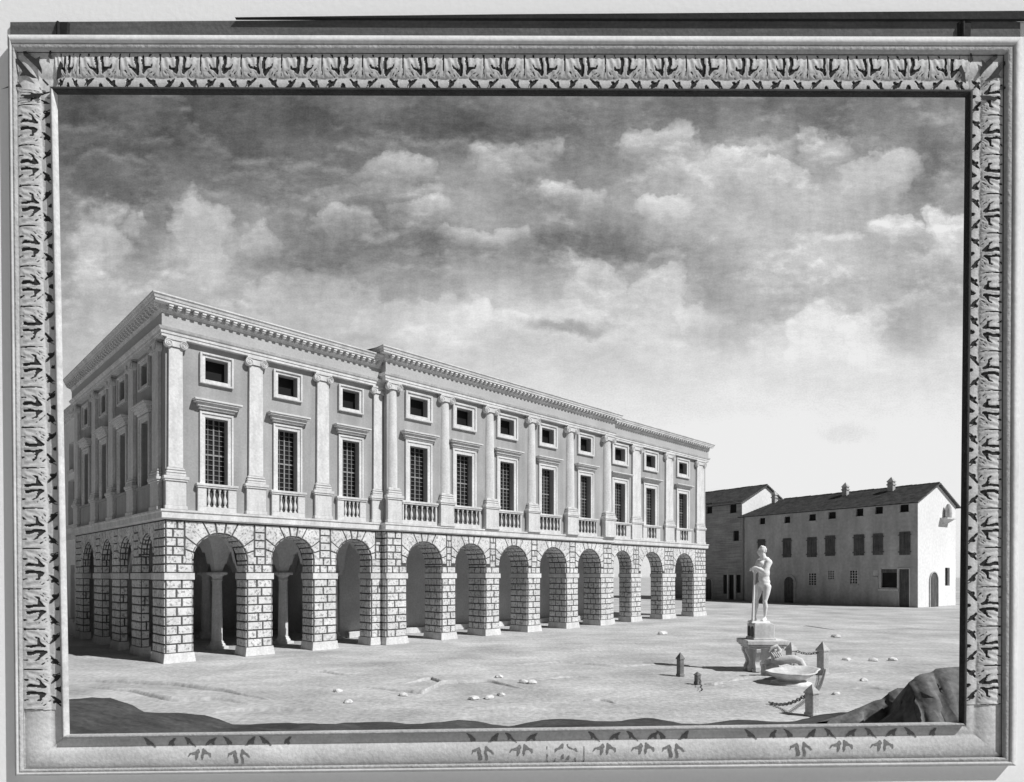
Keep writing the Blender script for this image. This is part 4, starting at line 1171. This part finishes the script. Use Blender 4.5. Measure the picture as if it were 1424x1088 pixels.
def leaf_mesh(name, pitch, depth, kind, seed=0):
    """carved relief: x along the band, local y = outward normal, z: towards the outer edge"""
    NX, NY = (60, 50) if kind == 'full' else (60, 50); q = MB(); vs = []; D = {}
    for j in range(NY+1):
        for i in range(NX+1):
            x = i/NX-.5; y = 1-j/NY
            ed = min(1, (.5-abs(x))*6)
            xw = x+ed*(.016*math.sin(y*11+seed*2.1)+.012*math.sin(x*17+seed*3.7)); yw = y+.018*math.sin(x*13+seed*1.9)*ed
            d = sdf(xw, yw, kind)+.008*math.sin(x*31+seed)*math.sin(y*27+seed*2.3); v = 1-y
            if kind != 'full': d += .05*max(0, math.sin(x*9+seed*2.9)+math.sin(y*8+seed)-.7)
            lobe = .0025*math.cos(2*PI*abs(x))*(v < .34)+.0022*math.sin(abs(x)*38+y*9)*(v > .36)*(v < .9)*min(1, max(0, d)/.05)
            rib = .002*math.exp(-((abs(x)-.0)/.03)**2)*(v > .36)
            h_ = hgt(v)+lobe+rib
            if kind != 'full': h_ = hgt(v)+.0022
            else:
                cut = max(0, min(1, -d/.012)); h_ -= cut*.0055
                h_ += .0012*math.exp(-(d/.02)**2)*(d > 0)
            vs.append((x*pitch, -h_, v*depth)); D[(i, j)] = d
    fs = []; ms = []
    for j in range(NY):
        for i in range(NX):
            dm = (D[(i, j)]+D[(i+1, j)]+D[(i, j+1)]+D[(i+1, j+1)])/4
            f = (j*(NX+1)+i, j*(NX+1)+i+1, (j+1)*(NX+1)+i+1, (j+1)*(NX+1)+i)
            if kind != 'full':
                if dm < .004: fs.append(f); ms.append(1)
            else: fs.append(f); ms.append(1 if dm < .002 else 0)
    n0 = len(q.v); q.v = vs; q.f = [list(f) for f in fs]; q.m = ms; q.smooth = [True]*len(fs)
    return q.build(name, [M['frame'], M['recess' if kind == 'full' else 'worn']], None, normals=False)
ppm = F/YF
PITCH = 56/ppm; DEP = 49/ppm
fulls = [leaf_mesh('acanthus_leaf', PITCH, DEP, 'full', k) for k in range(5)]; ufull = [False]*5; nleaf = [0]
kinds = {k: leaf_mesh('acanthus_leaf', PITCH, DEP, k.split('_')[0], 3+j*2) for j, k in enumerate(('tri', 'slots', 'worn', 'worn_b'))}; used = {k: False for k in kinds}
def put_leaf(side, t, n_along, kind='full', trim=1.):
    """t: position along the side 0..1 (at the middle of the band); the leaf spans the band there"""
    i, j = side, (side+1) % 4
    def P2(tt, w_):
        a = lerp2(I2[i], I2[j], tt); b_ = lerp2(Q_[i], Q_[j], tt); return lerp2(a, b_, w_)
    c0, c1 = t
    return c0, c1
def leaf_at(cx_, cy_, ix, iy, scale_p, kind='full'):
    """(cx_,cy_) = inner-edge mid point of the cell, (ix,iy) = outer-edge mid point, in the frame plane"""
    if kind == 'full':
        k_ = (nleaf[0]*3+nleaf[0]//5) % 5; nleaf[0] += 1
        o = fulls[k_] if not ufull[k_] else fulls[k_].copy()
        if ufull[k_]: C.objects.link(o)
        ufull[k_] = True
    else:
        o = kinds[kind] if not used[kind] else kinds[kind].copy()
        if used[kind]: C.objects.link(o)
        used[kind] = True
    a = fp(cx_, cy_); b_ = fp(ix, iy); z = (b_-a); L_ = z.length; z.normalize(); y = Vector((0, 1, 0)); x = y.cross(z)
    sx = scale_p/56.; sz = L_/DEP
    o.parent = frm
    mtx = Matrix(((x.x*sx, y.x, z.x*sz, (a-base).x), (x.y*sx, y.y, z.y*sz, (a-base).y), (x.z*sx, y.z, z.z*sz, (a-base).z), (0, 0, 0, 1)))
    o.matrix_local = mtx
    return o
def along(quad, i, val, axis):
    """point on side i of the quad whose photo coordinate (axis) equals val"""
    a, b_ = quad[i], quad[(i+1) % 4]; t = (val-a[axis])/(b_[axis]-a[axis]); return lerp2(a, b_, t)
for n_ in range(22):                                   # top
    x = 142+n_*55.9
    leaf_at(*along(I2, 0, x, 0), *along(Q_, 0, x, 0), 55.9)
for n_ in range(16):                                   # right side
    y = 137.5+n_*54.3
    leaf_at(*along(I2, 1, y, 1), *along(Q_, 1, y, 1), 54.3)
for n_ in range(15):                                   # left side
    y = 178+n_*55.75
    leaf_at(*along(I2, 3, y, 1), *along(Q_, 3, y, 1), 55.75)
leaf_at(*along(I2, 0, 97, 0), *along(Q_, 0, 97, 0), 34)
leaf_at(*along(I2, 3, 139, 1), *along(Q_, 3, 139, 1), 22)
for x, k in ((225, 'tri'), (281, 'worn'), (335, 'worn_b'), (385, 'tri'), (672, 'worn_b'), (725, 'worn'), (786, 'slots'), (840, 'worn'), (893, 'worn'), (935, 'worn_b'), (1057, 'tri'), (1111, 'worn_b'), (1167, 'worn'), (1223, 'worn'), (1278, 'tri')):
    o = leaf_at(*along(I2, 2, x, 0), *along(Q_, 2, x, 0), 52, k)
    o['label'] = 'worn leaf, only dark fragments left'
def corner(i):
    """leaf lying diagonally across a mitre: dark cut slots either side of its midrib"""
    a = I2[i]; b_ = Q_[i]; q = MB(); dx, dy = (b_[0]-a[0])/50, (b_[1]-a[1])/50; nx_, ny_ = -dy, dx
    P_ = lambda t, o_: (a[0]+dx*t+nx_*o_, a[1]+dy*t+ny_*o_)
    def blob(pts_, h_):
        P3 = [fp(*p, h_)-base for p in pts_]; q.add(P3, [tuple(range(len(P3)))], 0)
    for sg in (-1, 1):
        blob([P_(t, sg*o_) for t, o_ in ((16, 3), (20, 6.5), (26, 9), (30, 14), (31, 9), (36, 8), (43, 7.5), (45, 5), (42, 3), (34, 3.4), (24, 4))], hgt(.62)+.004)
        blob([P_(t, sg*o_) for t, o_ in ((2, 9), (9, 17), (13, 25), (8, 24), (6, 19), (1, 15))], hgt(.62)+.004)
        blob([P_(t, sg*o_) for t, o_ in ((20, 20), (27, 26), (33, 36), (30, 28), (24, 19))], hgt(.62)+.004)
    blob([P_(4, -1), P_(4, 1), P_(12, .8), P_(12, -.8)], hgt(.62)+.004)
    q.build('corner_leaf', M['recess'], frm)
for i in (0, 1): corner(i)

# beam and rod on the wall above the frame
q = MB()
pts = [(17, 34), (1345, 26), (1416, 34), (1416, 57), (17, 56)]
q.prism([fp(x, y, .001) for x, y in pts], [fp(x, y, .02) for x, y in pts])
tag(q.build('beam', M['beam']), 'dark grey beam running along the wall above the frame', 'beam')
q = MB(); rp = ((330, 31.2), (700, 27), (1460, 22), (1460, 33.5), (900, 33), (700, 32.5))
q.prism([fp(x, y, .021) for x, y in rp], [fp(x, y, .045) for x, y in rp])
tag(q.build('rod', M['rod']), 'black metal rod fixed along the top of the grey beam', 'rod')
for (x, lab) in ((90, 'dark bracket on the beam above the left corner of the frame'), (1338, 'dark bracket on the beam above the right corner of the frame')):
    q = MB(); c = fp(x, 46, .03); s_ = 10/ppm
    q.prism([fp(x-10, 36, .0205), fp(x+10, 36, .0205), fp(x+9, 56, .0205), fp(x-9, 56, .0205)], [fp(x-8, 36, .035), fp(x+8, 36, .035), fp(x+7, 56, .035), fp(x-7, 56, .035)])
    q.tube([fp(x-4, 37, .04), fp(x-4, 56, .04)], .012, 8)
    tag(q.build('bracket', M['rod']), lab, 'bracket')

# ------------------------------------------------------------------ LIGHT
EL = math.radians(46); SH_ = Vector((.88, -.47)).normalized()
sd = Vector((SH_.x*math.cos(EL), SH_.y*math.cos(EL), math.sin(EL)))
sun = bpy.data.lights.new('sun', 'SUN'); sun.energy = 5.0; sun.angle = math.radians(.6); sun.color = (1, 1, 1)
so = bpy.data.objects.new('sun', sun); C.objects.link(so); so.rotation_euler = sd.to_track_quat('Z', 'Y').to_euler(); so.location = (30, -20, 60)

w = bpy.data.worlds.new('World'); scn.world = w; w.use_nodes = True
nt = w.node_tree; N = nt.nodes; L = nt.links
bg = N['Background']
tc = N.new('ShaderNodeTexCoord'); sep = N.new('ShaderNodeSeparateXYZ'); L.new(tc.outputs['Generated'], sep.inputs[0])
def val(x): return x
def math_(op, a, b_=None, c=None, clamp=False):
    n = N.new('ShaderNodeMath'); n.operation = op; n.use_clamp = clamp
    for i, q_ in enumerate((a, b_, c)):
        if q_ is None: continue
        if isinstance(q_, (int, float)): n.inputs[i].default_value = q_
        else: L.new(q_, n.inputs[i])
    return n.outputs[0]
def mrange(x, a, b_, c=0., d=1., smooth=True):
    n = N.new('ShaderNodeMapRange'); n.interpolation_type = 'SMOOTHSTEP' if smooth else 'LINEAR'
    L.new(x, n.inputs[0])
    for i, q_ in enumerate((a, b_, c, d)):
        if isinstance(q_, (int, float)): n.inputs[i+1].default_value = q_
        else: L.new(q_, n.inputs[i+1])
    return n.outputs[0]
# azimuth / elevation tangents of the direction looked in (real sky coordinates)
yy = math_('MAXIMUM', math_('ABSOLUTE', sep.outputs[1]), .08)
uu = math_('DIVIDE', sep.outputs[0], yy); vv = math_('DIVIDE', sep.outputs[2], yy)
cmb = N.new('ShaderNodeCombineXYZ'); L.new(uu, cmb.inputs[0]); L.new(vv, cmb.inputs[1])
def noise2(scale, detail, sx=1., sy=1., rough=.55, off=0.):
    mp = N.new('ShaderNodeMapping'); mp.inputs['Scale'].default_value = (sx, sy, 1); mp.inputs['Location'].default_value = (off, off*.7, off)
    L.new(cmb.outputs[0], mp.inputs['Vector']); n = N.new('ShaderNodeTexNoise'); n.inputs['Scale'].default_value = scale; n.inputs['Detail'].default_value = detail; n.inputs['Roughness'].default_value = rough
    L.new(mp.outputs[0], n.inputs['Vector']); return n
warp = noise2(11, 5, 1, 1, .6)
ws = N.new('ShaderNodeVectorMath'); ws.operation = 'SUBTRACT'; L.new(warp.outputs['Color'], ws.inputs[0]); ws.inputs[1].default_value = (.5, .5, .5)
wm = N.new('ShaderNodeVectorMath'); wm.operation = 'MULTIPLY_ADD'; L.new(ws.outputs[0], wm.inputs[0]); wm.inputs[1].default_value = (.11, .085, 0); L.new(cmb.outputs[0], wm.inputs[2])
def blob_d(x, y, rx, ry, src, below=1.):
    """normalised offset from a cloud centre"""
    s1 = N.new('ShaderNodeVectorMath'); s1.operation = 'SUBTRACT'; L.new(src, s1.inputs[0]); s1.inputs[1].default_value = ((x-CX)/F, (YH-y)/F, 0)
    s2 = N.new('ShaderNodeVectorMath'); s2.operation = 'MULTIPLY'; L.new(s1.outputs[0], s2.inputs[0]); s2.inputs[1].default_value = (F/rx, F/ry, 0)
    ln = N.new('ShaderNodeVectorMath'); ln.operation = 'LENGTH'; L.new(s2.outputs[0], ln.inputs[0])
    sy = N.new('ShaderNodeSeparateXYZ'); L.new(s2.outputs[0], sy.inputs[0])
    return ln.outputs['Value'], sy.outputs[1]
# base brightness (display value) by height
cr = N.new('ShaderNodeValToRGB'); L.new(math_('MULTIPLY', vv, 1/.8), cr.inputs[0])
stops = [(0, .86), (.10, .90), (.24, .90), (.34, .87), (.42, .82), (.50, .73), (.58, .65), (.68, .58), (.80, .51), (1, .44)]
el = cr.color_ramp.elements
while len(el) < len(stops): el.new(.5)
for e, (p, c) in zip(el, stops): e.position = p; e.color = (c, c, c, 1)
cbw = N.new('ShaderNodeSeparateColor'); L.new(cr.outputs[0], cbw.inputs[0]); v0 = cbw.outputs[0]
# left is duller than right low down
v0 = math_('ADD', v0, mrange(uu, -.75, .5, -.07, .03))
# broad soft light and dark patches
for (x, y, rx, ry, am) in ((730, 440, 330, 50, .07), (1180, 480, 240, 70, .03), (330, 395, 300, 35, .03), (1130, 300, 300, 130, .12), (960, 250, 280, 100, .09), (200, 400, 260, 90, .07), (560, 280, 160, 60, .06), (1080, 630, 300, 70, .05), (420, 375, 110, 36, -.10), (850, 347, 160, 34, -.13), (620, 350, 110, 30, -.08), (790, 452, 95, 15, -.19), (1290, 230, 45, 90, -.12), (200, 190, 260, 90, -.03), (120, 340, 60, 60, .03), (520, 330, 200, 40, -.05), (1000, 450, 60, 60, -.07), (1260, 470, 60, 50, -.10), (1180, 600, 60, 18, -.06), (620, 180, 200, 40, -.05), (1090, 150, 200, 30, -.03)):
    ln, _ = blob_d(x, y, rx, ry, wm.outputs[0])
    v0 = math_('ADD', v0, mrange(ln, .25, 1.1, am, 0.))
# heaped clouds with thin bright rims on top
clouds = [(130, 345, 48, 68, .15), (285, 350, 58, 72, .15), (352, 345, 24, 26, .10), (546, 245, 44, 22, .16), (490, 320, 60, 26, .14), (585, 292, 44, 20, .13), (728, 232, 54, 34, .15), (800, 275, 36, 20, .13), (690, 225, 34, 24, .1),
          (925, 205, 70, 32, .16), (1000, 228, 56, 28, .15), (1070, 250, 44, 20, .12), (925, 285, 50, 20, .13), (1160, 215, 52, 30, .15), (1235, 245, 56, 34, .15), (1325, 335, 40, 34, .17), (1240, 320, 34, 24, .12),
          (835, 400, 46, 34, .10), (915, 405, 50, 30, .10), (985, 455, 38, 36, .08), (1140, 470, 50, 46, .08), (1195, 480, 34, 44, .08), (590, 460, 120, 46, .07), (430, 430, 110, 44, .06), (670, 330, 50, 16, .10), (560, 270, 60, 14, .08)]
vor = N.new('ShaderNodeTexVoronoi'); vor.inputs['Scale'].default_value = 19; L.new(wm.outputs[0], vor.inputs['Vector'])
vor2 = N.new('ShaderNodeTexVoronoi'); vor2.inputs['Scale'].default_value = 47; L.new(wm.outputs[0], vor2.inputs['Vector'])
bil = math_('ADD', math_('MULTIPLY', math_('SUBTRACT', vor.outputs['Distance'], .42), .75), math_('MULTIPLY', math_('SUBTRACT', vor2.outputs['Distance'], .42), .22))
acc = None; rim = None
for (x, y, rx, ry, am) in clouds:
    rx *= 1.32; ry *= 1.25; am *= 1.1
    ln, dy = blob_d(x, y, rx, ry, wm.outputs[0])
    ln = math_('ADD', ln, bil)
    dyf = mrange(dy, -.75, .6, 0., 1., False)
    body_ = math_('MULTIPLY', mrange(ln, .66, 1.0, am*.9, 0.), dyf)
    win_ = math_('MULTIPLY_ADD', math_('ABSOLUTE', math_('SUBTRACT', ln, .88)), -9., 1., clamp=True)
    rm_ = math_('MULTIPLY', math_('MULTIPLY', win_, dyf), math_('MULTIPLY', dyf, am*.75))
    acc = body_ if acc is None else math_('MAXIMUM', acc, body_)
    rim = rm_ if rim is None else math_('MAXIMUM', rim, rm_)
brk = noise2(30, 2, 1, 1, .5, 3.)
nA = noise2(5.2, 8, 1, 1.7, .58, 4.); 
mpu = N.new('ShaderNodeMapping'); mpu.inputs['Scale'].default_value = (1, 1.7, 1); mpu.inputs['Location'].default_value = (4., 2.8+.016, 4.); L.new(cmb.outputs[0], mpu.inputs['Vector'])
nB = N.new('ShaderNodeTexNoise'); nB.inputs['Scale'].default_value = 5.2; nB.inputs['Detail'].default_value = 8; nB.inputs['Roughness'].default_value = .58; L.new(mpu.outputs[0], nB.inputs['Vector'])
cA = mrange(nA.outputs[0], .47, .57); cB = mrange(nB.outputs[0], .47, .57)
edge = math_('MULTIPLY', math_('MAXIMUM', math_('SUBTRACT', cA, cB), 0.), mrange(vv, .25, .5, .0, 1.))
cov = math_('MULTIPLY', math_('SUBTRACT', cA, .5), mrange(vv, .25, .5, .0, .05))
v0 = math_('ADD', math_('ADD', v0, cov), math_('MULTIPLY', edge, .10))
v1 = math_('ADD', v0, math_('MULTIPLY', acc, 1.45)); v1 = math_('ADD', v1, math_('MULTIPLY', rim, mrange(brk.outputs[0], .35, .65, .15, .75)))
# wispy unevenness, brushed across, and fine grain
n1 = noise2(7, 6, 1, 1.8, .6, 5.); n2 = noise2(60, 4, 1, 2.2, .6, 2.); n3 = noise2(330, 2, 1, 1.3, .7, 1.); n4 = noise2(26, 4, 2.2, .6, .6, 9.)
amp = mrange(vv, .2, .5, .25, 1.)
for n_, a in ((n1, .40), (n2, .15), (n4, .12)):
    v1 = math_('ADD', v1, math_('MULTIPLY', math_('MULTIPLY', math_('SUBTRACT', n_.outputs[0], .5), a), amp))
v1 = math_('ADD', v1, math_('MULTIPLY', math_('SUBTRACT', n3.outputs[0], .5), .13))
v1 = math_('MAXIMUM', math_('MINIMUM', v1, .93), .1)
lin = math_('POWER', v1, 2.25)                         # scene brightness
# above the view the sky stays an even grey; below the horizon it is the ground's bounce
sky = N.new('ShaderNodeTexSky'); sky.sky_type = 'NISHITA'; sky.sun_disc = False; sky.sun_elevation = EL
sky.sun_rotation = math.atan2(SH_.x, SH_.y); sky.altitude = 50; sky.dust_density = 3
bw = N.new('ShaderNodeRGBToBW'); L.new(sky.outputs[0], bw.inputs[0])
low = mrange(sep.outputs[2], -.02, .0, 0., 1.)
front = mrange(sep.outputs[1], .36, .66, 0., 1.)       # the painted-looking bank of cloud fills the side of the sky one looks at
nis = math_('MULTIPLY', bw.outputs[0], .16)
cl = math_('MULTIPLY', lin, 10.)
mixv = math_('ADD', math_('MULTIPLY', cl, front), math_('MULTIPLY', nis, math_('SUBTRACT', 1., front)))
mixv = math_('ADD', math_('MULTIPLY', mixv, low), math_('MULTIPLY', math_('SUBTRACT', 1., low), 1.2))
cc = N.new('ShaderNodeCombineXYZ')
for i in range(3): L.new(mixv, cc.inputs[i])
L.new(cc.outputs[0], bg.inputs[0]); bg.inputs[1].default_value = .1
try: w.cycles.sampling_method = 'MANUAL'; w.cycles.sample_map_resolution = 512
except Exception: pass
scn.cycles.max_bounces = 6; scn.cycles.diffuse_bounces = 3
